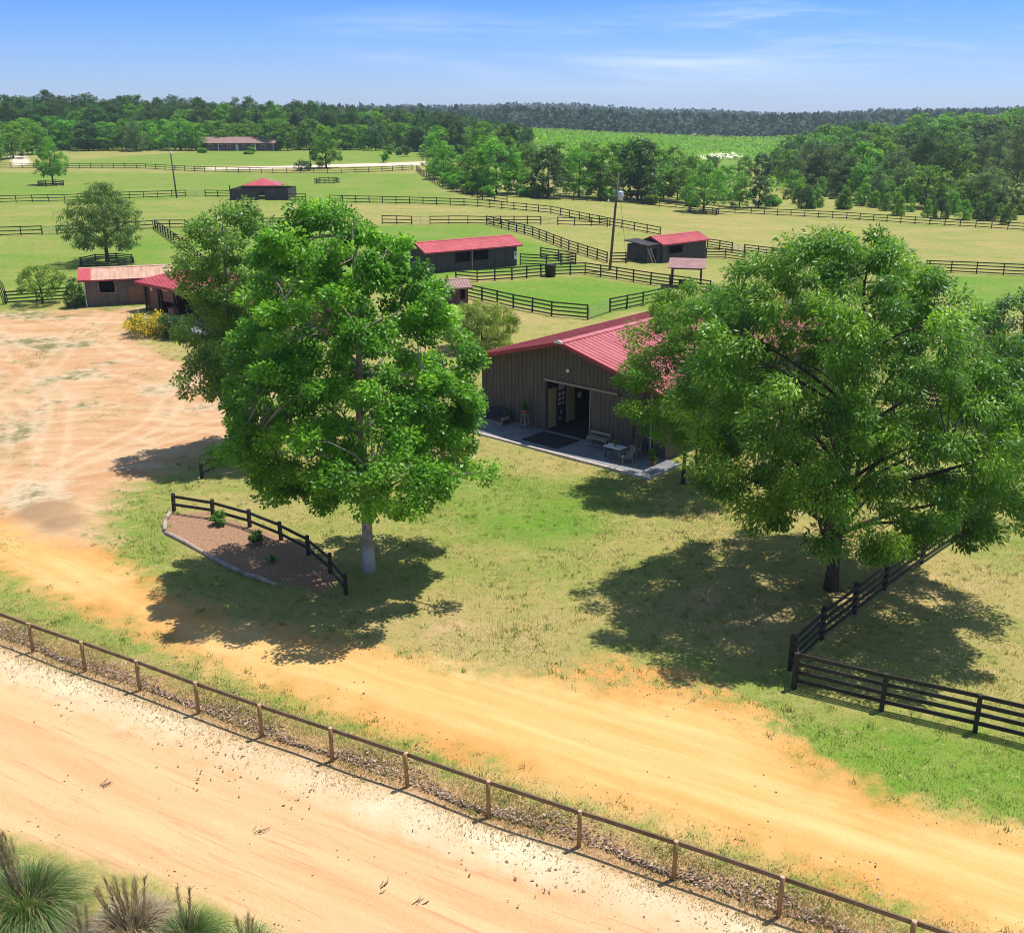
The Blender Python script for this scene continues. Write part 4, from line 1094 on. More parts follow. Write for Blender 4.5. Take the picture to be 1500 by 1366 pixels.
def barn():
    root = empty('barn', BO, BH, 'large barn with red ribbed metal roof, dark board walls and open sliding door', 'barn')
    zr = lambda x: BE + (BP - BE) * (1 - abs(x) / BW) - .02
    hole = (-DW, DW, 0, DH)
    w = MB()
    w.prism([(-BW, -.1), (-DW, -.1), (-DW, zr(DW)), (-BW, zr(BW))], 0, .16)
    w.prism([(DW, -.1), (BW, -.1), (BW, zr(BW)), (DW, zr(DW))], 0, .16)
    w.prism([(-DW, DH), (DW, DH), (DW, zr(DW)), (0, zr(0)), (-DW, zr(DW))], 0, .16)
    w.prism([(-BW, -.1), (BW, -.1), (BW, zr(BW)), (0, zr(0)), (-BW, zr(BW))], BL - .16, BL)
    for s in (-1, 1): w.box((s * (BW - .08), BL / 2, zr(BW) / 2 - .05), (.16, BL - .33, zr(BW) + .1))
    battens(w, -BW + .05, BW - .05, -.011, lambda x: zr(x) - .05, .32, .05, .022, [hole])
    w.build('wall', M['barn_wood'], root)
    # roof: ridge runs into the picture, so build it turned
    rr = empty('roof_frame', (0, 0, 0)); bpy.data.objects.remove(rr)
    half = BW + .55; ov = 1.05; ev = BE - (BP - BE) * .55 / BW
    mb = MB(); n = int((BL + 2 * ov) / .42); sl = (BP - ev) / half
    for s in (-1, 1):
        mb.slab([(s * half, -ov, ev + .1), (s * half, BL + ov, ev + .1), (s * .003, BL + ov, BP + .1), (s * .003, -ov, BP + .1)], .09)
        for i in range(n + 1):
            y = -ov + .05 + (BL + 2 * ov - .1) * i / n
            mb.bar((s * half, y, ev + .116), (s * .16, y, BP + .116 - sl * .16), .06, .03)
    r = mb.build('roof', M['barn_red'], root)
    cp = MB()
    for s in (-1, 1): cp.slab([(s * .3, -ov - .02, BP + .165 - sl * .3), (s * .3, BL + ov, BP + .165 - sl * .3), (s * .002, BL + ov, BP + .165), (s * .002, -ov - .02, BP + .165)], .022)
    cp.build('ridge_cap', M['barn_red'], r)
    MB().prism([(-.32, BP + .02), (.32, BP + .02), (.3, BP + .14), (0, BP + .24), (-.3, BP + .14)], -ov - .12, -ov - .045).build('ridge_end', M['white_paint'], r)
    t = MB()
    for s in (-1, 1):
        for y in (-ov - .016, BL + ov + .016):
            t.slab([(s * (half + .02), y - .014, ev + .11), (s * (half + .02), y + .014, ev + .11), (s * .002, y + .014, BP + .13), (s * .002, y - .014, BP + .13)], .24)
        t.box((s * (half + .05), BL / 2, ev + .03), (.1, BL + 2 * ov, .16))
    t.build('roof_trim', M['red_trim'], root)
    sf = MB()
    for s in (-1, 1): sf.slab([(s * (half - .03), -ov + .004, ev + .02), (s * (half - .03), -.005, ev + .02), (s * .004, -.005, BP - .0), (s * .004, -ov + .004, BP - .0)], .02)
    sf.build('soffit', M['red_trim'], root)
    # track and sliding door
    k = MB(); k.box((1.0, -.07, DH + .10), (5.9, .10, .15))
    k.build('door_track', M['grey_wood'], root)
    dm = MB(); dm.box((DW + 1.72, -.075, DH / 2 + .03), (3.3, .05, DH - .05)); 
    battens(dm, DW + .15, DW + 3.3, -.11, lambda x: DH - .02, .32, .05, .02, z0=.06)
    d = dm.build('sliding_door', M['barn_wood'], root)
    MB().box((DW + .045, -.115, DH / 2 + .03), (.07, .035, DH - .08)).build('door_edge', M['grey_wood'], d)
    fr = MB(); fr.box((-DW - .05, -.03, DH / 2), (.10, .05, DH)); fr.build('door_jamb', M['dark_wood'], root)
    # inside: aisle with stall fronts
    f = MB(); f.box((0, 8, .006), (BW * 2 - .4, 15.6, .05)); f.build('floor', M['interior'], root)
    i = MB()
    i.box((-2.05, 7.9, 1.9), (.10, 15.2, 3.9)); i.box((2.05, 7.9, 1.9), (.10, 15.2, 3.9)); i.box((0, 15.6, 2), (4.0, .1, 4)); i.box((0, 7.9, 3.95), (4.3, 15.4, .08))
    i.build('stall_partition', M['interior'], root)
    for y in (.78, 2.82):
        dd = MB(); dd.box((-1.975, y, 1.42), (.05, .92, 2.7)); e = dd.build('stall_door', M['tan_wood'], root)
        MB().box((-1.94, y + .45, 1.35), (.03, .06, .2)).build('handle', M['galv'], e)
    nb = MB(); nb.box((-1.985, 1.8, 1.6), (.03, 1.0, 3.0)); nt_ = nb.build('notice_board', M['dark_wood'], root)
    for (y, z, a, b) in [(1.8, 2.7, .62, .42), (1.6, 2.2, .28, .26), (2.0, 2.2, .28, .26), (1.6, 1.85, .28, .22), (2.0, 1.85, .28, .22), (1.6, 1.55, .28, .16), (2.0, 1.55, .28, .16), (1.8, .95, .16, .2), (1.68, .5, .13, .2)]:
        MB().box((-1.965, y, z), (.012, a, b)).build('notice', M['paper'], nt_)
    cl = MB().lathe([(.02, 0), (.22, 0), (.24, .03), (.2, .05)], n=14).build('wall_plate', M['paper'], root, (-1.9, 3.75, 1.75)); cl.rotation_euler = (0, math.pi / 2, 0)
    # lamp over the door, downpipe at the right corner
    lp = MB().lathe([(.05, -.12), (.12, -.1), (.15, 0), (.11, .09), (.03, .12)], n=12).build('wall_lamp', M['white_paint'], root, (.05, -.13, DH + 1.0))
    p = MB(); p.tube([(BW - 1.05, -.13, 0.12), (BW - 1.05, -.13, 3.6), (BW - .95, -.4, 4.1)], .045, 8); p.build('downpipe', M['white_paint'], root)

    # patio slab (setting) with brick-pale lip
    s = MB(); s.box((.4, -1.69, .03), (BW * 2 + 1.6, 3.36, .16)); o = s.build('patio', M['concrete'], None, BO, BH); tag(o, kind='structure')
    k = MB(); k.box((.4, -3.45, .035), (BW * 2 + 1.7, .16, .18)); o = k.build('patio_kerb', M['kerb'], None, BO, BH); tag(o, kind='structure')
    top = .112
    a = empty('door_mat', BL2W(-.15, -1.6, BO.z + top), BH, 'black ribbed rubber mat lying before the open barn door', 'mat')
    m = MB(); m.box((0, 0, .012), (3.0, 2.3, .02)); m.build('mat_border', M['mat_rubber'], a)
    m = MB(); 
    for q in range(11): m.box((0, -.9 + q * .18, .028), (2.5, .10, .012))
    m.build('mat_ribs', M['interior'], a)
    # sofa at the left
    a = empty('patio_sofa', BL2W(-5.5, -.85, BO.z + top), BH, 'dark wicker sofa with dark cushions against the barn wall left of the door', 'sofa')
    m = MB(); m.box((0, 0, .2), (1.9, .8, .28)); m.build('seat_base', M['wicker'], a)
    m = MB(); m.slab([(-.95, .30, .85), (.95, .30, .85), (.95, .44, .9), (-.95, .44, .9)], .02); m.box((0, .40, .6), (1.9, .12, .56)); m.build('backrest', M['wicker'], a)
    for sx in (-1, 1): MB().box((sx * .89, -.04, .43), (.14, .74, .2)).build('armrest', M['grey_wood'], a)
    for sx in (-1, 1):
        MB().box((sx * .41, -.05, .40), (.78, .66, .14)).build('seat_cushion', M['cushion'], a)
        MB().box((sx * .41, .26, .64), (.78, .14, .40)).build('back_cushion', M['cushion'], a)
    MB().box((0, -.43, .12), (1.9, .05, .2)).build('front_board', M['grey_wood'], a)
    # plant stand and plant
    a = empty('plant_stand', BL2W(-3.15, -.62, BO.z + top), BH, 'slim pale wooden plant stand between sofa and barn door', 'plant stand')
    for sx in (-1, 1):
        for sy in (-1, 1): MB().bar((sx * .24, sy * .24, 0), (sx * .14, sy * .14, .92), .05, .05).build('leg', M['grey_wood'], a)
    MB().box((0, 0, .935), (.42, .42, .035)).build('shelf', M['grey_wood'], a)
    MB().box((0, 0, .25), (.40, .40, .03)).build('lower_shelf', M['grey_wood'], a)
    potted('dark spiky plant in a pot on the slim stand left of the door', BL2W(-3.15, -.62, BO.z + top + .955), .2, .62, 'leaf_dark', 41)
    # bench to the right of the door
    a = empty('wooden_bench', BL2W(3.05, -.78, BO.z + top), BH, 'weathered wooden bench with open front right of the barn door', 'bench')
    m = MB(); 
    for q in range(4): m.box((0, -.2 + q * .13, .62), (1.55, .115, .04))
    m.build('seat', M['grey_wood'], a)
    for sx in (-1, 1):
        for sy in (-1, 1): MB().box((sx * .70, sy * .2, .3), (.08, .08, .598)).build('leg', M['grey_wood'], a)
    m = MB(); m.box((0, -.2, .15), (1.316, .04, .06)); m.box((0, .2, .15), (1.316, .04, .06)); m.box((0, -.2, .55), (1.316, .05, .08)); m.build('stretcher', M['grey_wood'], a)
    m = MB(); m.box((0, .27, .86), (1.55, .035, .16)); m.bar((-.7, .26, .6), (-.7, .29, .95), .05, .03); m.bar((.7, .26, .6), (.7, .29, .95), .05, .03); m.build('backrest', M['grey_wood'], a)
    # table, two chairs
    a = empty('patio_table', BL2W(5.05, -1.75, BO.z + top), BH, 'small pale oblong patio table with plant on it near the barn corner', 'table')
    m = MB(); m.box((0, 0, .70), (1.25, .75, .035)); m.build('tabletop', M['paper'], a)
    for sx in (-1, 1):
        for sy in (-1, 1): MB().bar((sx * .5, sy * .28, 0), (sx * .52, sy * .3, .68), .035, .035).build('leg', M['wire'], a)
    m = MB(); m.box((0, 0, .64), (1.0, .5, .05)); m.build('apron', M['wire'], a)
    potted('little silvery plant in a pot on the patio table', BL2W(5.0, -1.7, BO.z + top + .72), .1, .34, 'leaf_willow', 42)
    for lx, ly, rz, lb in [(6.05, -2.1, -.6, 'slatted wooden patio chair at the near side of the small table'), (5.75, -.75, .15, 'slatted wooden patio chair against the barn wall behind the small table')]:
        a = empty('patio_chair', BL2W(lx, ly, BO.z + top), BH + rz, lb, 'chair', 'patio chairs by the small table')
        m = MB()
        for q in range(5): m.bar((-.28, -.28 + q * .12, .36 - q * .02), (.28, -.28 + q * .12, .36 - q * .02), .1, .025)
        m.build('seat', M['grey_wood'], a)
        m = MB()
        for q in range(5): m.bar((-.24 + q * .12, .24, .30), (-.27 + q * .135, .52, .98), .025, .10)
        m.build('backrest', M['grey_wood'], a)
        for sx in (-1, 1):
            MB().box((sx * .36, -.02, .55), (.11, .68, .025)).build('armrest', M['grey_wood'], a)
            MB().box((sx * .33, -.3, .27), (.05, .07, .54)).build('leg', M['grey_wood'], a)
            MB().bar((sx * .33, .36, 0), (sx * .33, .26, .54), .05, .07).build('leg', M['grey_wood'], a)
    for lx, ly, rr_, hh, lf, sd, lb in [(7.0, -.6, .2, .5, 'leaf_mid', 43, 'leafy plant in a clay pot by the right barn corner'), (7.6, -1.4, .17, .42, 'leaf_bright', 44, 'smaller bright plant in a clay pot near the patio end')]:
        potted(lb, BL2W(lx, ly, BO.z + top), rr_, hh, lf, sd)

def potted(label, loc, r, h, leaf, seed):
    rg = np.random.default_rng(seed)
    a = empty('potted_plant', loc, 0, label, 'potted plant')
    MB().lathe([(r * .7, 0), (r * .95, r * 1.25), (r * 1.05, r * 1.27), (r * 1.05, r * 1.5), (r * .92, r * 1.5), (r * .88, r * 1.35)], n=14).build('pot', M['terracotta'], a)
    n = 90; p = np.tile([0, 0, r * 1.35], (n, 1)) + rg.normal(0, r * .25, (n, 3)) * [1, 1, .1]
    an = rg.uniform(0, 6.28, n); el = rg.uniform(.3, 1.5, n)
    d = np.stack([np.cos(an) * np.cos(el), np.sin(an) * np.cos(el), np.sin(el)], 1)
    V, Q = leaf_quads(p, d, rg.normal(0, 1, (n, 3)) + [0, 0, .6], h * rg.uniform(.5, 1.05, n), .14)
    ob('foliage', np_mesh('foliage', V, Q, M[leaf], {'tone': ('FACE', rg.random(n))}), a)

def run_in_shed(name, label, a, b, depth, h, peak_up, roof, wallm, holes, ov=.5, group=None, trim='red_trim', extra=None):
    A, hd, L = frame_px(a, b)
    root = empty(name, A, hd, label, 'shed', group)
    hl = [(x0 * L, x1 * L, z0, z1) for x0, x1, z0, z1 in holes]
    w = MB(); w.wall(0, L, -.2, h, .06, .12, hl)
    w.box((L / 2, depth - .06, h / 2 - .1), (L, .12, h + .2))
    hb = depth / 2
    for x in (.06, L - .06):
        w.box((x, depth / 2, h / 2 - .1), (.12, depth - .25, h + .2))
        w.add([(x - .06, .13, h), (x + .06, .13, h), (x + .06, depth - .13, h), (x - .06, depth - .13, h), (x - .06, hb, h + peak_up * .9), (x + .06, hb, h + peak_up * .9)],
              [(0, 1, 5, 4), (3, 4, 5, 2), (0, 4, 3), (1, 2, 5), (0, 3, 2, 1)])
    battens(w, .05, L - .05, -.012, lambda x: h - .04, .55, .05, .022, hl)
    w.build('wall', wallm, root)
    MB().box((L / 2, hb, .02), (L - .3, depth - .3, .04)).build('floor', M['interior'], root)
    r = gable_roof(root, -ov, L + ov, hb, hb + ov, h - .0, h + peak_up + .1, roof, M[trim])
    for q in hl:
        fr = MB()
        for x in (q[0] - .04, q[1] + .04): fr.box((x, -.03, (q[2] + q[3]) / 2), (.08, .03, q[3] - q[2]))
        if q[2] > .1: fr.box(((q[0] + q[1]) / 2, -.032, q[2] - .04), (q[1] - q[0] + .16, .03, .08))
        fr.build('opening_frame', M['dark_wood'] if wallm == M['dark_wood'] else M['grey_wood'], root)
    return root, L, hd, A

def buildings():
    barn()
    # long run-in shed in the middle
    root, L, hd, A = run_in_shed('run_in_shed', 'long dark run-in shed with bright red roof and two wide openings behind the big tree', (626, 401), (757, 389), 4.2, 2.55, .95, M['red_metal'], M['dark_wood'],
                                 [(.30, .47, 1.05, 2.3), (.50, .67, 1.05, 2.3)], .55)
    MB().box((L * .485, -.07, 1.27), (.14, .08, 2.5)).build('post', M['grey_wood'], root)
    MB().box((L * .87, -.04, 1.25), (.10, .03, 2.45)).build('door_edge', M['interior'], root)
    q = MB().box((L - .22, -.05, 1.25), (.42, .03, 1.0)).build('notice_board', M['paper'], root)
    MB().box((L - .22, -.068, 1.42), (.22, .008, .3)).build('printed_panel', M['cushion'], q)
    # small shed right, with flat dark lean-to at its left
    root, L, hd, A = run_in_shed('run_in_shed', 'small dark shed with short red roof and one window opening beside the shade tree', (970, 385), (1033, 380), 4.0, 2.5, .85, M['red_metal'], M['dark_wood'], [(.13, .45, 1.1, 2.15)], .4)
    w = MB(); w.wall(-2.6, -.02, -.2, 2.45, .5, .12, [(-1.5, -.7, 0, 2.0)]); w.box((-2.54, 2.4, 1.12), (.12, 3.6, 2.65)); w.box((-1.3, 4.2, 1.12), (2.5, .12, 2.65)); w.build('side_wall', M['dark_wood'], root)
    MB().slab([(-3.0, .1, 2.55), (-.42, .1, 2.62), (-.42, 4.5, 3.05), (-3.0, 4.5, 2.95)], .12).build('lean_to_roof', M['board_black'], root)
    for k in (0, .55): MB().bar((-3.0 + k, .2, 2.3), (-2.7 + k, -.9, -.05), .06, .06).build('leaning_post', M['grey_wood'], root)
    # faded shed at the left
    root, L, hd, A = run_in_shed('stable_shed', 'weathered brown shed with faded pink metal roof at the back of the dirt yard', (127, 449), (252, 441), 4.4, 2.75, .85, M['faded_metal'], M['shed_wood'],
                                 [(.17, .35, 1.35, 2.62), (.67, .86, 2.1, 2.6)], .5)
    hb = 2.2; e, p = 2.75, 3.7
    # the newer red sheet at the left end lies over the faded ones
    MB().slab([(-.52, -.52, 2.80), (.75, -.52, 2.80), (.75, hb - .2, 3.70), (-.52, hb - .2, 3.70)], .02).build('roof_patch', M['red_metal'], root)
    MB().box((L * .60, -.05, 1.0), (L * .2, .05, 1.9)).build('stable_door', M['warm_wood'], root)
    MB().box((.04, -.06, 1.3), (.12, .08, 2.75)).build('corner_post', M['white_paint'], root)
    # open-fronted stable behind the left trees
    A = G(216, 454); hd = math.radians(-41)
    root = empty('open_stable', A, hd, 'open-sided stable with red roof and warm timber cladding behind the yellow shrub', 'stable')
    L, D, H = 24.0, 8.0, 3.0
    w = MB(); w.wall(.1, 2.3, 0, H - .2, .35, .1); w.wall(2.7, 5.2, 1.2, H - .2, .35, .1); w.box((L / 2, D - .1, H / 2), (L, .12, H)); w.box((.06, D / 2, H / 2), (.12, D - .3, H)); w.box((L - .06, D / 2, H / 2), (.12, D - .3, H))
    w.wall(9, 14, 0, H - .2, .35, .1); w.wall(16, 23.8, 0, H - .2, .35, .1)
    w.build('wall', M['warm_wood'], root)
    MB().box((L / 2, D / 2, .03), (L - .3, D - .3, .06)).build('floor', M['interior'], root)
    for x in (.0, 2.5, 5.4, 8.6, 12, 15, 18, 21, 24): MB().box((x, -.02, H / 2), (.18, .18, H)).build('post', M['board_black'], root)
    gable_roof(root, -.6, L + .6, D / 2, D / 2 + .8, H - .05, H + .55, M['red_metal'], M['red_trim'], ribs=True, rib=.5, trim_h=.28)
    MB().box((3.9, -.13, H - .42), (1.1, .04, .38)).build('sign_board', M['yellow_board'], root)
    c = MB().lathe([(.02, 0), (.2, 0), (.22, .03), (.18, .05)], n=14).build('wall_plate', M['paper'], root, (.75, .29, 2.2)); c.rotation_euler = (math.pi / 2, 0, 0)
    s = MB(); s.box((9.0, -1.9, .0), (13.4, 3.4, .14)); o = s.build('stable_apron', M['concrete'], None, A, hd); tag(o, kind='structure')
    a = A + Vector((math.cos(hd), math.sin(hd), 0)) * 6.0 + Vector((math.sin(hd), -math.cos(hd), 0)) * .6; a.z = A.z + .07
    r2 = empty('feed_bin', a, hd, 'low brown wooden feed bin on the stable apron beside the big tree', 'bin')
    MB().box((0, 0, .45), (1.0, .6, .9)).build('body', M['warm_wood'], r2); MB().slab([(-.54, -.34, .93), (.54, -.34, .93), (.54, .34, .98), (-.54, .34, .98)], .04).build('lid', M['wood_rail'], r2)
    # little well house right of the big tree
    A, hd, L = frame_px((656, 446), (686, 444))
    root = empty('well_house', A, hd, 'tiny hut with brownish red roof at the right edge of the big tree', 'hut')
    w = MB(); w.wall(0, L, -.1, 1.75, .05, .1, [(L * .62, L * .86, .5, 1.6)]); w.box((.05, 1.2, .85), (.1, 2.2, 1.8)); w.box((L - .05, 1.2, .85), (.1, 2.2, 1.8)); w.box((L / 2, 2.35, .85), (L, .1, 1.8)); battens(w, .05, L - .05, -.01, lambda x: 1.7, .3, .04, .02, [(L * .62, L * .86, .5, 1.6)]); w.build('wall', M['hut_wood'], root)
    gable_roof(root, -.35, L + .35, 1.2, 1.7, 1.75, 2.5, M['brown_metal'], M['brown_metal'], rib=.3)
    # mono-pitch feed shelter by the shade tree
    A, hd, L = frame_px((983, 421), (1030, 424))
    root = empty('feed_shelter', A, hd, 'small open feed shelter with brown roof on posts left of the shade tree', 'shelter')
    L = 3.4
    for x, y, h in [(0, 0, 2.3), (L, 0, 2.3), (0, 2.6, 2.9), (L, 2.6, 2.9)]: MB().box((x, y, h / 2 - .1), (.16, .16, h + .2)).build('post', M['board_black'], root)
    mb = MB(); mb.slab([(-.5, -.5, 2.42), (L + .5, -.5, 2.42), (L + .5, 3.1, 3.12), (-.5, 3.1, 3.12)], .07)
    for i in range(12): x = -.45 + (L + .9) * i / 11; mb.bar((x, -.5, 2.44), (x, 3.1, 3.14), .04, .04)
    mb.build('roof', M['brown_metal'], root)
    MB().box((L / 2, 0, 2.24), (L, .07, .14)).build('beam', M['board_black'], root)
    MB().box((L / 2, 1.5, .45), (1.8, .7, .6)).build('trough', M['dark_wood'], root)
    # dark bin on the paddock fence
    A = G(806, 405); root = empty('water_trough', A, 0, 'dark square bin standing at the back fence of the lush small paddock', 'bin')
    MB().lathe([(.6, 0), (.68, 1.3), (.74, 1.32), (.74, 1.42), (.62, 1.42), (.58, .9)], n=16).build('tub', M['board_black'], root)
    MB().lathe([(.7, 0), (.72, .04), (.3, .12)], n=16).build('lid', M['mat_rubber'], root, (0, 0, 1.425))
    # round pen with hipped roof
    A, hd, L = frame_px((338, 293), (422, 293))
    root = empty('round_pen', A, hd, 'dark walled pen with red hipped roof standing on the far pasture', 'pen')
    D = 9.0; w = MB()
    w.wall(0, L, -.3, 2.15, .05, .1, [(L * .5, L * .60, 0, 2.0)]); w.box((.05, D / 2, 1.0), (.1, D - .2, 2.4)); w.box((L - .05, D / 2, 1.0), (.1, D - .2, 2.4)); w.box((L / 2, D - .05, 1.0), (L, .1, 2.4)); battens(w, .05, L - .05, -.01, lambda x: 2.1, .6, .05, .02, [(L * .5, L * .6, 0, 2)])
    w.build('wall', M['dark_wood'], root)
    for x in (.0, L): MB().box((x, -.03, 1.45), (.16, .16, 3.0)).build('post', M['board_black'], root)
    x0, x1, y0, y1 = L * .17, L * .83, 1.2, D - 1.2; e = 2.75; pk = 4.1; xm, ym = (x0 + x1) / 2, (y0 + y1) / 2
    for x in (x0 + .4, x1 - .4):
        for y in (y0 + .4, y1 - .4): MB().box((x, y, e / 2), (.14, .14, e)).build('roof_post', M['dark_wood'], root)
    mb = MB(); v = [(x0, y0, e), (x1, y0, e), (x1, y1, e), (x0, y1, e), (xm, ym, pk), (x0, y0, e - .14), (x1, y0, e - .14), (x1, y1, e - .14), (x0, y1, e - .14)]
    mb.add(v, [(0, 1, 4), (1, 2, 4), (2, 3, 4), (3, 0, 4), (0, 5, 6, 1), (1, 6, 7, 2), (2, 7, 8, 3), (3, 8, 5, 0), (8, 7, 6, 5)]); mb.build('roof', M['red_metal'], root)
    # ranch house
    A, hd, L = frame_px((293, 221), (402, 221))
    root = empty('ranch_house', A, hd, 'long single-storey brick ranch house with brown roof before the wood', 'house')
    D, H = 9.5, 2.7
    wins = [(L * .12, L * .17, .9, 2.1), (L * .24, L * .30, .9, 2.1), (L * .36, L * .40, .9, 2.1), (L * .56, L * .60, .9, 2.1), (L * .68, L * .73, .9, 2.1), (L * .82, L * .88, .9, 2.1)]
    dr = (L * .47, L * .51, 0, 2.15)
    w = MB(); w.wall(0, L, -.3, H, 1.2, .2, wins + [dr]); w.box((.1, D / 2 + .6, H / 2), (.2, D - 1.4, H)); w.box((L - .1, D / 2 + .6, H / 2), (.2, D - 1.4, H)); w.box((L / 2, D - .1, H / 2), (L, .2, H))
    for x in (.1, L - .1): w.add([(x - .1, .9, H), (x + .1, .9, H), (x + .1, D, H), (x - .1, D, H), (x - .1, D / 2, H + 1.7), (x + .1, D / 2, H + 1.7)], [(0, 1, 5, 4), (3, 4, 5, 2), (0, 4, 3), (1, 2, 5), (0, 3, 2, 1)])
    w.build('wall', M['brick'], root)
    for q in wins:
        f = MB()
        for x in (q[0], q[1]): f.box((x, 1.08, (q[2] + q[3]) / 2), (.09, .06, q[3] - q[2]))
        for z in (q[2], q[3]): f.box(((q[0] + q[1]) / 2, 1.085, z), (q[1] - q[0] + .2, .06, .09))
        o = f.build('window', M['white_paint'], root); MB().box(((q[0] + q[1]) / 2, 1.2, (q[2] + q[3]) / 2), (q[1] - q[0], .02, q[3] - q[2])).build('pane', M['dark_glass'], o)
    MB().box(((dr[0] + dr[1]) / 2, 1.2, 1.07), (dr[1] - dr[0], .06, 2.14)).build('door', M['white_paint'], root)
    for k in (.02, .25, .5, .75, .985): MB().box((L * k, .1, H / 2), (.18, .18, H)).build('porch_post', M['white_paint'], root)
    gable_roof(root, -.6, L + .6, D / 2, D / 2 + .5, H, H + 2.0, M['house_roof'], M['brown_metal'], ribs=False, th=.14)
    c = MB(); c.box((L * .7, D / 2 + .8, H + 2.0), (.9, .7, 1.2)); c.build('chimney', M['brick'], root)

def poles():
    b = G(893, 396); H = height_at(b, 252)
    root = empty('utility_pole', b, 0, 'tall brown utility pole with grey transformer and lamp arm behind the lush small paddock', 'pole')
    tip = Vector((.75, 0, H)); base = Vector((0, 0, -.3))
    MB().tube([base, base.lerp(tip, .5), tip], [.19, .16, .12], 10).build('mast', M['pole_wood'], root)
    p = base.lerp(tip, .755)
    t = MB().lathe([(.05, -.62), (.34, -.6), (.36, .4), (.3, .5), (.08, .55)], (0, 0, 0), 14).build('transformer', M['grey_box'], root, p + Vector((.50, -.1, .25)))
    MB().lathe([(.05, 0), (.07, .1), (.04, .2), (.06, .3)], n=8).build('bushing', M['grey_wood'], t, (.1, 0, .55))
    q = base.lerp(tip, .70)
    MB().tube([q, q + Vector((-.4, -.3, .35)), q + Vector((-.9, -.6, .38))], .035, 6).build('lamp_arm', M['galv'], root)
    MB().lathe([(.04, .12), (.10, .06), (.22, -.08), (.2, -.12)], n=10).build('lamp_head', M['grey_box'], root, q + Vector((-1.0, -.67, .34)))
    MB().tube([tip - Vector((0, 0, .4)), base.lerp(tip, .68) + Vector((1.6, 6, .6))], .03, 5).build('guy_wire', M['galv'], root) if False else None
    ins = MB(); ins.bar(tip + Vector((-.12, 0, -.25)), tip + Vector((.12, 0, -.25)), .12, .3); ins.build('insulator', M['grey_box'], root)
    w = MB(); w.tube([tip + Vector((0, 0, -.5)), Vector((2.6, 3.4, .05))], .018, 5); w.build('guy_wire', M['wire'], root)
    b = G(259, 290); H = height_at(b, 208)
    root = empty('utility_pole', b, 0, 'thin dark utility pole with a lamp standing in the left pasture fence line', 'pole')
    MB().tube([(0, 0, -.3), (-.2, 0, H * .5), (-.45, 0, H)], [.17, .14, .10], 9).build('mast', M['pole_wood'], root)
    MB().lathe([(.1, -.4), (.24, -.38), (.25, .3), (.1, .36)], n=10).build('transformer', M['grey_box'], root, (-.15, -.3, H * .8))
    MB().bar((-.85, 0, H - .3), (-.05, 0, H - .3), .1, .12).build('crossarm', M['pole_wood'], root)
    b = G(455, 247); H = height_at(b, 206)
    root = empty('utility_pole', b, 0, 'slim far utility pole left of the dense dark tree near the ranch drive', 'pole')
    MB().tube([(0, 0, -.3), (0, 0, H * .5), (0, 0, H)], [.16, .13, .10], 8).build('mast', M['pole_wood'], root)
    MB().bar((-.7, 0, H - .4), (.7, 0, H - .4), .1, .12).build('crossarm', M['pole_wood'], root)

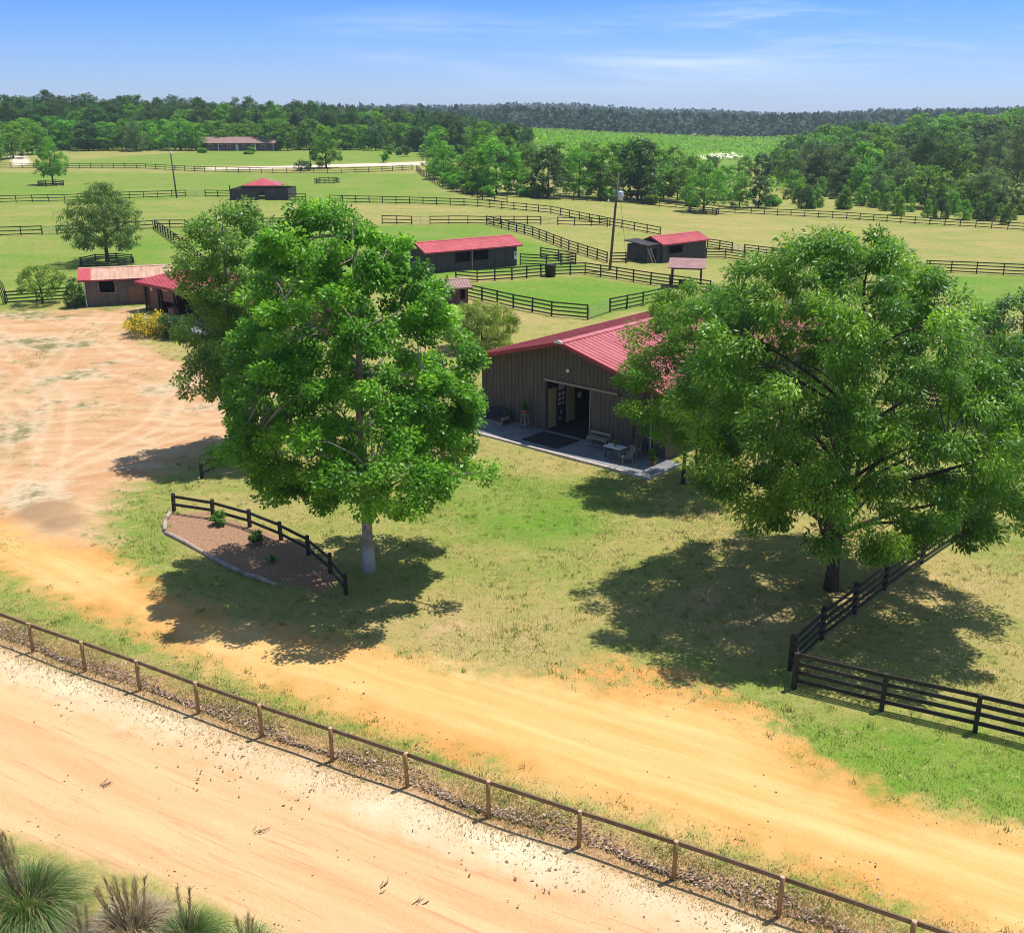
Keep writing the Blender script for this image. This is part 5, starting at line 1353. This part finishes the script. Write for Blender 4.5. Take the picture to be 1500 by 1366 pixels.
def pampas(label, loc, n, h, seed, plumes, dry=.3, spread=.55, mat='pampas'):
    rg = np.random.default_rng(seed)
    root = empty('pampas_grass', loc, 0, label, 'ornamental grass')
    seg = 6; an = rg.uniform(0, 6.283, n); r0 = spread * .45 * np.sqrt(rg.random(n))
    reach = h * rg.uniform(.25, .95, n); top = h * rg.uniform(.55, 1.05, n); w = rg.uniform(.009, .019, n)
    t = np.linspace(0, 1, seg)[None]
    rr = r0[:, None] + reach[:, None] * t ** 1.5
    zz = top[:, None] * (1.75 * t - 1.05 * t ** 2.4 * (reach / h)[:, None] - .45 * t ** 2)
    tw = rg.normal(0, .25, n)[:, None] * t
    ca, sa = np.cos(an[:, None] + tw), np.sin(an[:, None] + tw)
    C = np.stack([rr * ca, rr * sa, np.maximum(zz, .02)], 2)
    side = np.stack([-sa, ca, np.zeros_like(ca)], 2) * (w[:, None] * (1 - t * .85))[..., None]
    V = np.stack([C - side, C + side], 2).reshape(-1, 3)
    base = (np.arange(n) * seg * 2)[:, None]; k = np.arange(seg - 1)[None] * 2
    Q = np.stack([base + k, base + k + 1, base + k + 3, base + k + 2], -1).reshape(-1, 4)
    tone = np.where(rg.random(n) < dry, rg.uniform(.75, 1, n), rg.uniform(.1, .65, n))
    ob('blades', np_mesh('blades', V, Q, M[mat], {'tone': ('FACE', np.repeat(tone, seg - 1))}), root)
    k2 = n // 3; a2 = rg.uniform(0, 6.283, k2); s2 = spread * .5 * np.sqrt(rg.random(k2)); p2 = np.stack([s2 * np.cos(a2), s2 * np.sin(a2), rg.uniform(.05, h * .55, k2)], 1)
    Vd, Qd = leaf_quads(p2, np.stack([np.cos(a2), np.sin(a2), rg.normal(.1, .7, k2)], 1) + rg.normal(0, .4, (k2, 3)), rg.normal(0, 1, (k2, 3)), rg.uniform(.25, .7, k2) * h * .6, .05)
    ob('dead_blades', np_mesh('dead_blades', Vd, Qd, M['dry_blade'], {'tone': ('FACE', rg.random(k2))}), root)
    for (dx, dy, hh, lean) in plumes:
        mb = MB(); tip = Vector((dx + lean, dy, hh)); b = Vector((dx * .4, dy * .4, .1)); mid = (b + tip) / 2 + Vector((-lean * .2, 0, 0))
        pts = [Vector(p) for p in bez(np.array(b), np.array(mid), np.array(tip), 8)]
        mb.tube(pts, list(np.linspace(.009, .004, 8)), 5); st = mb.build('stalk', M['plume'], root)
        m = 150; s = rg.uniform(.0, 1, m); P0 = np.array(pts[3]); P1 = np.array(pts[-1]); 
        p = P0 + (P1 - P0) * s[:, None]; ax = (P1 - P0) / np.linalg.norm(P1 - P0)
        d = ax + rg.normal(0, .24, (m, 3)); Vv, Qq = leaf_quads(p, d, rg.normal(0, 1, (m, 3)), rg.uniform(.14, .28, m), .07)
        ob('plume', np_mesh('plume', Vv, Qq, M['plume'], {'tone': ('FACE', rg.random(m))}), root)
    return root

def horse(loc, heading):
    """chestnut horse standing behind the fence, head lowered a little"""
    J = dict(pelvis=(-.62, 0, 1.22, .30, .33), belly=(-.1, 0, 1.12, .30, .36), chest=(.42, 0, 1.16, .25, .36), neck0=(.68, 0, 1.35, .17, .25), neck1=(1.0, 0, 1.58, .12, .17), poll=(1.2, 0, 1.72, .09, .12), face=(1.38, 0, 1.52, .08, .11), nose=(1.52, 0, 1.30, .06, .075), tail0=(-.92, 0, 1.28, .06, .06))
    edges = [('pelvis', 'belly'), ('belly', 'chest'), ('chest', 'neck0'), ('neck0', 'neck1'), ('neck1', 'poll'), ('poll', 'face'), ('face', 'nose'), ('pelvis', 'tail0')]
    for s in (-1, 1):
        n = 'l' if s < 0 else 'r'
        J.update({n + 'f0': (.45, s * .17, .92, .12, .12), n + 'f1': (.46, s * .17, .52, .06, .06), n + 'f2': (.45, s * .17, .12, .04, .04), n + 'f3': (.49, s * .17, .03, .06, .05),
                  n + 'h0': (-.58, s * .18, .92, .16, .14), n + 'h1': (-.78, s * .17, .55, .075, .07), n + 'h2': (-.70, s * .17, .14, .045, .045), n + 'h3': (-.65, s * .17, .03, .06, .05)})
        edges += [('chest', n + 'f0'), (n + 'f0', n + 'f1'), (n + 'f1', n + 'f2'), (n + 'f2', n + 'f3'), ('pelvis', n + 'h0'), (n + 'h0', n + 'h1'), (n + 'h1', n + 'h2'), (n + 'h2', n + 'h3')]
    ks = list(J); me = bpy.data.meshes.new('horse')
    me.from_pydata([J[k][:3] for k in ks], [(ks.index(a), ks.index(b)) for a, b in edges], [])
    me.materials.append(M['horse_coat'])
    o = ob('horse', me, None, loc, heading)
    sk = o.modifiers.new('skin', 'SKIN'); 
    for i, k in enumerate(ks): 
        me.skin_vertices[0].data[i].radius = J[k][3:5] if hasattr(me, 'skin_vertices') and len(me.skin_vertices) else (.1, .1)
    me.skin_vertices[0].data[ks.index('pelvis')].use_root = True
    sb = o.modifiers.new('sub', 'SUBSURF'); sb.levels = 2; sb.render_levels = 2
    tag(o, 'chestnut horse standing at the slanting black fence beside the big tree', 'horse')
    m = MB(); m.tube([(-.95, 0, 1.28), (-1.08, 0, 1.0), (-1.08, 0, .5)], [.05, .08, .02], 8); m.build('tail', M['horse_hair'], o)
    m = MB(); m.bar((.62, 0, 1.62), (1.18, 0, 1.84), .05, .16); m.build('mane', M['horse_hair'], o)
    for s in (-1, 1): MB().tube([(1.17, s * .06, 1.79), (1.18, s * .07, 1.93)], [.035, .006], 6).build('ear', M['horse_coat'], o)

def small_things():
    # bed edging, plants
    for lb, pts in [('row of weathered logs edging the front of the mulch bed', [(242, 781), (300, 812), (360, 842), (405, 858)]), ('short weathered log edging the left end of the mulch bed', [(241, 779), (243, 762), (250, 751)])]:
        P = [G(*p) for p in pts]; b = P[0]; root = empty('log_edging', b, 0, lb, 'edging')
        for a, c in zip(P, P[1:]):
            d = (c - a) * .01; MB().tube([a - b + d + Vector((0, 0, .06)), (a + c) / 2 - b + Vector((random.gauss(0, .03), random.gauss(0, .03), .08)), c - b - d + Vector((0, 0, .06))], [.11, .12, .10], 9).build('log', M['log'], root)
    shrub('bed_shrub', 'small pale leafy bush in the mulch bed near the first fence posts', G(322, 768), .75, .8, M['leaf_willow'], 26, .13, 51)
    shrub('bed_shrub', 'small leafy bush in the mulch bed under the middle of the curved fence', G(377, 796), .65, .7, M['leaf_willow'], 22, .13, 52)
    shrub('bed_shrub', 'low pinkish seedling plant in the shaded part of the mulch bed', G(398, 822), .4, .3, M['leaf_willow'], 10, .10, 57)
    shrub('flowering_shrub', 'yellow-flowering rounded shrub in front of the open stable', G(218, 490), 4.4, 2.0, M['flower'], 110, .20, 53, tadd=.75)
    shrub('dark_shrub', 'dark green rounded shrub right of the yellow-flowering one at the stable', G(256, 494), 2.8, 2.2, M['leaf_dark'], 80, .20, 54)
    b = G(112, 450)
    rg = np.random.default_rng(55); pr = prof_of([.1, .8, 2, 2.8, 3.1], [.8, 1.1, .8, .4, .1]); c = crown_points(80, pr, (.2, 3.0), .05, .3, rg)
    make_tree('conifer_shrub', 'dark conical evergreen against the left end of the faded shed', 'shrub', b, 0, c, rg.uniform(.2, .35, 80), 60, .16, .4, M['leaf_dark'], M['bark_dark'], 2.9, .07, .1, 4, 56, twig=False, droop=-.2)
    # arched hay feeder at the left edge
    b = G(2, 446); root = empty('feeder_arch', b, 0, 'dark arched pipe rack cut by the left edge below the low shrub tree', 'rack')
    for k in range(4):
        pts = [(-1.6 + k * .0, k * .35, 0)] + [(-.6 + .62 * math.cos(t), k * .35, 1.6 + .9 * math.sin(t)) for t in np.linspace(math.pi, 0, 9)] + [(.25, k * .35, 0)]
        MB().tube(pts, .05, 6).build('hoop', M['board_black'], root)
    for z, x in ((.8, .16), (1.6, .03)): MB().tube([(x, 0, z), (x, 1.05, z)], .03, 5).build('brace', M['board_black'], root)
    # round bushes before the ranch house
    for px, py, w, h, lb in [(297, 224, 3.6, 1.7, 'low spreading round bush at the left front of the ranch house'), (369, 224, 2.4, 2.0, 'small ball-shaped bush before the porch of the ranch house'), (365, 226, 3.4, 1.0, 'low flat bush below the ball-shaped one at the ranch house'),
                             (444, 250, 4.6, 2.8, 'dark round bush beside the far pole and the dense dark tree'), (572, 226, 3.0, 3.2, 'clipped round bush on the lawn right of the ranch house'), (595, 229, 4.2, 3.6, 'larger dark round bush on the lawn before the wood'), (585, 227, 2.6, 2.6, 'middle clipped bush squeezed between two round ones'), (564, 238, 2.6, 3.2, 'thin bright sapling bush beside the pale drive'), (645, 238, 2.6, 4.2, 'upright mid green bush at the end of the pale drive')]:
        shrub('round_bush', lb, G(px, py), w, h, M['leaf_bright'] if 'bright' in lb else M['leaf_dark'] if 'dark' in lb else M['leaf_mid'], 40, .35, 60 + px % 37, 'round bushes by the ranch house')
    for i, (px, py, h) in enumerate([(655, 268, 2.6), (668, 276, 3.0), (690, 284, 2.4), (715, 288, 2.2), (770, 288, 2.0), (785, 289, 2.6), (890, 294, 3), (950, 299, 2.4), (1012, 302, 2.2), (640, 258, 3.0), (1130, 302, 2.6), (662, 262, 3.5), (640, 252, 3.4), (700, 276, 3.6)]):
        shrub('hedge_bush', 'light green scrubby bush along the fence before the belt of trees', G(px, py), h * 1.5, h, M['leaf_bright'], 40, .45, 80 + i, 'scrubby bushes along the belt fence')
    # pampas clumps in the near corner
    pampas('big green pampas clump with grey plumes at the lower left corner', G(48, 1362), 2600, 1.75, 71, [(-.42, .3, 3.25, -.25), (-.34, .25, 3.1, -.2), (-.38, .35, 2.9, -.22), (-.28, .3, 2.75, -.16), (-.45, .2, 2.8, -.26), (-.22, .4, 2.5, -.12), (-.5, .2, 2.6, -.2), (-.3, .2, 2.4, -.2)], .30, .9)
    pampas('dry tan pampas clump with many thin plumes right of the green one', G(198, 1392), 2000, 1.35, 72, [(-.3, .1, 2.1, -.22), (-.1, .1, 2.15, -.18), (.05, .1, 2.0, -.14), (-.45, 0, 1.9, -.25), (.3, .05, 2.2, -.06), (.45, .1, 2.1, .0), (-.2, .2, 1.85, -.2), (.2, .2, 1.9, -.1), (-.55, .1, 1.7, -.25), (.0, .3, 1.8, -.16)], .5, .9, 'dry_blade')
    pampas('green pampas clump leaning right behind the dry tan one', G(278, 1402), 1100, 1.25, 73, [(-.1, .1, 2.0, -.04), (.1, .2, 1.9, .02)], .18, .6)
    pampas('low sparse pampas clump farthest right along the front road edge', G(366, 1412), 800, 1.0, 74, [(.0, .1, 1.4, .05), (.1, .0, 1.35, .08), (-.2, .1, 1.3, -.04)], .6, .7)
    pampas('dry flattened grass clump squeezed between the big green and the dry tan pampas', G(125, 1395), 900, .8, 75, [(.0, .1, 1.3, -.1), (.15, .2, 1.2, -.05)], .5, .9, 'dry_blade')
    pampas('green pampas clump cut by the left edge behind the big one', G(-22, 1300), 1200, 1.3, 76, [(.1, .1, 2.2, -.1)], .3, .8)
    # loose twigs on the front road
    tw = [(150, 1150, 'forked dry twig lying on the pale road near the lower left'), (378, 1217, 'dark curled twig alone on the middle of the pale road'), (560, 1300, 'bunch of red-brown twigs low on the pale road'), (612, 1325, 'small dry sprig near the lower edge of the pale road')]
    for i, (x, y, lb) in enumerate(tw):
        b = G(x, y); m = MB(); rg = random.Random(i)
        for k in range(5):
            a = rg.uniform(-.6, .6) + .5; L = rg.uniform(.15, .4); o = Vector((rg.gauss(0, .1), rg.gauss(0, .08), .02))
            m.tube([o, o + Vector((math.cos(a) * L * .5, math.sin(a) * L * .5, .05)), o + Vector((math.cos(a + .3) * L, math.sin(a + .3) * L, .02))], [.012, .01, .004], 5)
        tag(m.build('dry_twig', M['bark_pine'], None, b), lb, 'twig', 'twigs on the pale road')
    horse(G(268, 362), math.radians(160))
# ------------------------------------------------------------------ light, sky, camera
def sky_and_light():
    w = bpy.data.worlds.new('World'); scene.world = w; w.use_nodes = True
    t = w.node_tree; t.nodes.clear(); nt = NT(t)
    out = nt.node('ShaderNodeOutputWorld')
    el = math.radians(68.9); az = math.atan2(.33, .2)
    sk = nt.node('ShaderNodeTexSky', sky_type='NISHITA', sun_disc=False)
    sk.sun_elevation = el; sk.sun_rotation = az; sk.altitude = 100; sk.air_density = 1.0; sk.dust_density = .25; sk.ozone_density = 3.5
    col = sk.outputs[0]
    d = nt.node('ShaderNodeNewGeometry').outputs['Incoming']
    d = nt.scale(d, (-1, -1, -1))
    z = nt.node('ShaderNodeSeparateXYZ', {0: d})
    # clear deep blue above a paler band, as the air of the day shows it
    k = nt.rng(z.outputs[2], .0, .11)
    tint = nt.mix(k, (.53, .64, 1.08), (.245, .475, .96))
    col = nt.mix(nt.rng(z.outputs[2], .12, .35), nt.mix(1.0, col, tint, 'MULTIPLY'), col)
    # high wisps of cirrus
    v = nt.comb(nt.math('MULTIPLY', z.outputs[0], 3.2), nt.math('MULTIPLY', z.outputs[1], 1.0), nt.math('MULTIPLY', z.outputs[2], 34.0))
    n1 = nt.noise(v, 1.15, 7, .62, .5)
    n2 = nt.noise(v, .42, 3, .5)
    m = nt.math('MULTIPLY', nt.rng(n1, .42, .74, smooth=True), nt.rng(nt.math('ADD', n2, nt.math('MULTIPLY', z.outputs[0], .6)), .38, .62))
    m = nt.math('MULTIPLY', m, nt.rng(z.outputs[2], .012, .04))
    col = nt.mix(nt.math('MULTIPLY', m, .7), col, (5.2, 6.0, 7.4))
    bg = nt.node('ShaderNodeBackground', {'Color': col, 'Strength': SKY})
    nt.set(out.inputs[0], bg.outputs[0])
    L = bpy.data.lights.new('sun', 'SUN'); L.energy = SUN; L.angle = math.radians(.5); L.color = (1, .95, .87)
    o = bpy.data.objects.new('sun', L); link(o)
    dr = Vector((.33, .20, 1)).normalized()
    o.rotation_euler = dr.to_track_quat('Z', 'Y').to_euler(); o.location = dr * 80

def haze():
    m = bpy.data.materials.new('haze'); m.use_nodes = True; m.node_tree.nodes.clear(); nt = NT(m.node_tree)
    out = nt.node('ShaderNodeOutputMaterial')
    v = nt.node('ShaderNodeVolumePrincipled', {'Color': (.72, .86, 1.0), 'Density': HAZE, 'Anisotropy': .2})
    nt.set(out.inputs['Volume'], v.outputs[0])
    b = MB().box((0, 2990, 25), (11000, 6120, 62)); o = b.build('haze', m); tag(o, 'thin pale blue haze over the whole farm', 'haze', kind='stuff')

def camera():
    c = bpy.data.cameras.new('camera'); c.sensor_fit = 'HORIZONTAL'; c.sensor_width = 36; c.lens = 36 * F / 1500
    c.clip_start = .5; c.clip_end = 12000
    o = bpy.data.objects.new('camera', c); link(o); o.location = (0, 0, CH); o.rotation_euler = (math.pi / 2 - PITCH, 0, 0)
    scene.camera = o

DENOISE = True
SUN, SKY, EXPO, HAZE = 4.5, .115, .47, .00015
fences(); buildings(); poles(); big_trees(); small_things()
woods(); far_stuff(); grow_grass()
sky_and_light(); camera()
if HAZE: haze()
scene.view_settings.view_transform = 'Standard'; scene.view_settings.look = 'None'; scene.view_settings.exposure = EXPO; scene.view_settings.gamma = 1
cy = scene.cycles
cy.max_bounces = 7; cy.diffuse_bounces = 3; cy.glossy_bounces = 2; cy.transmission_bounces = 4; cy.volume_bounces = 0; cy.transparent_max_bounces = 4
cy.filter_width = 1.0
cy.use_denoising = DENOISE; cy.sample_clamp_indirect = 6
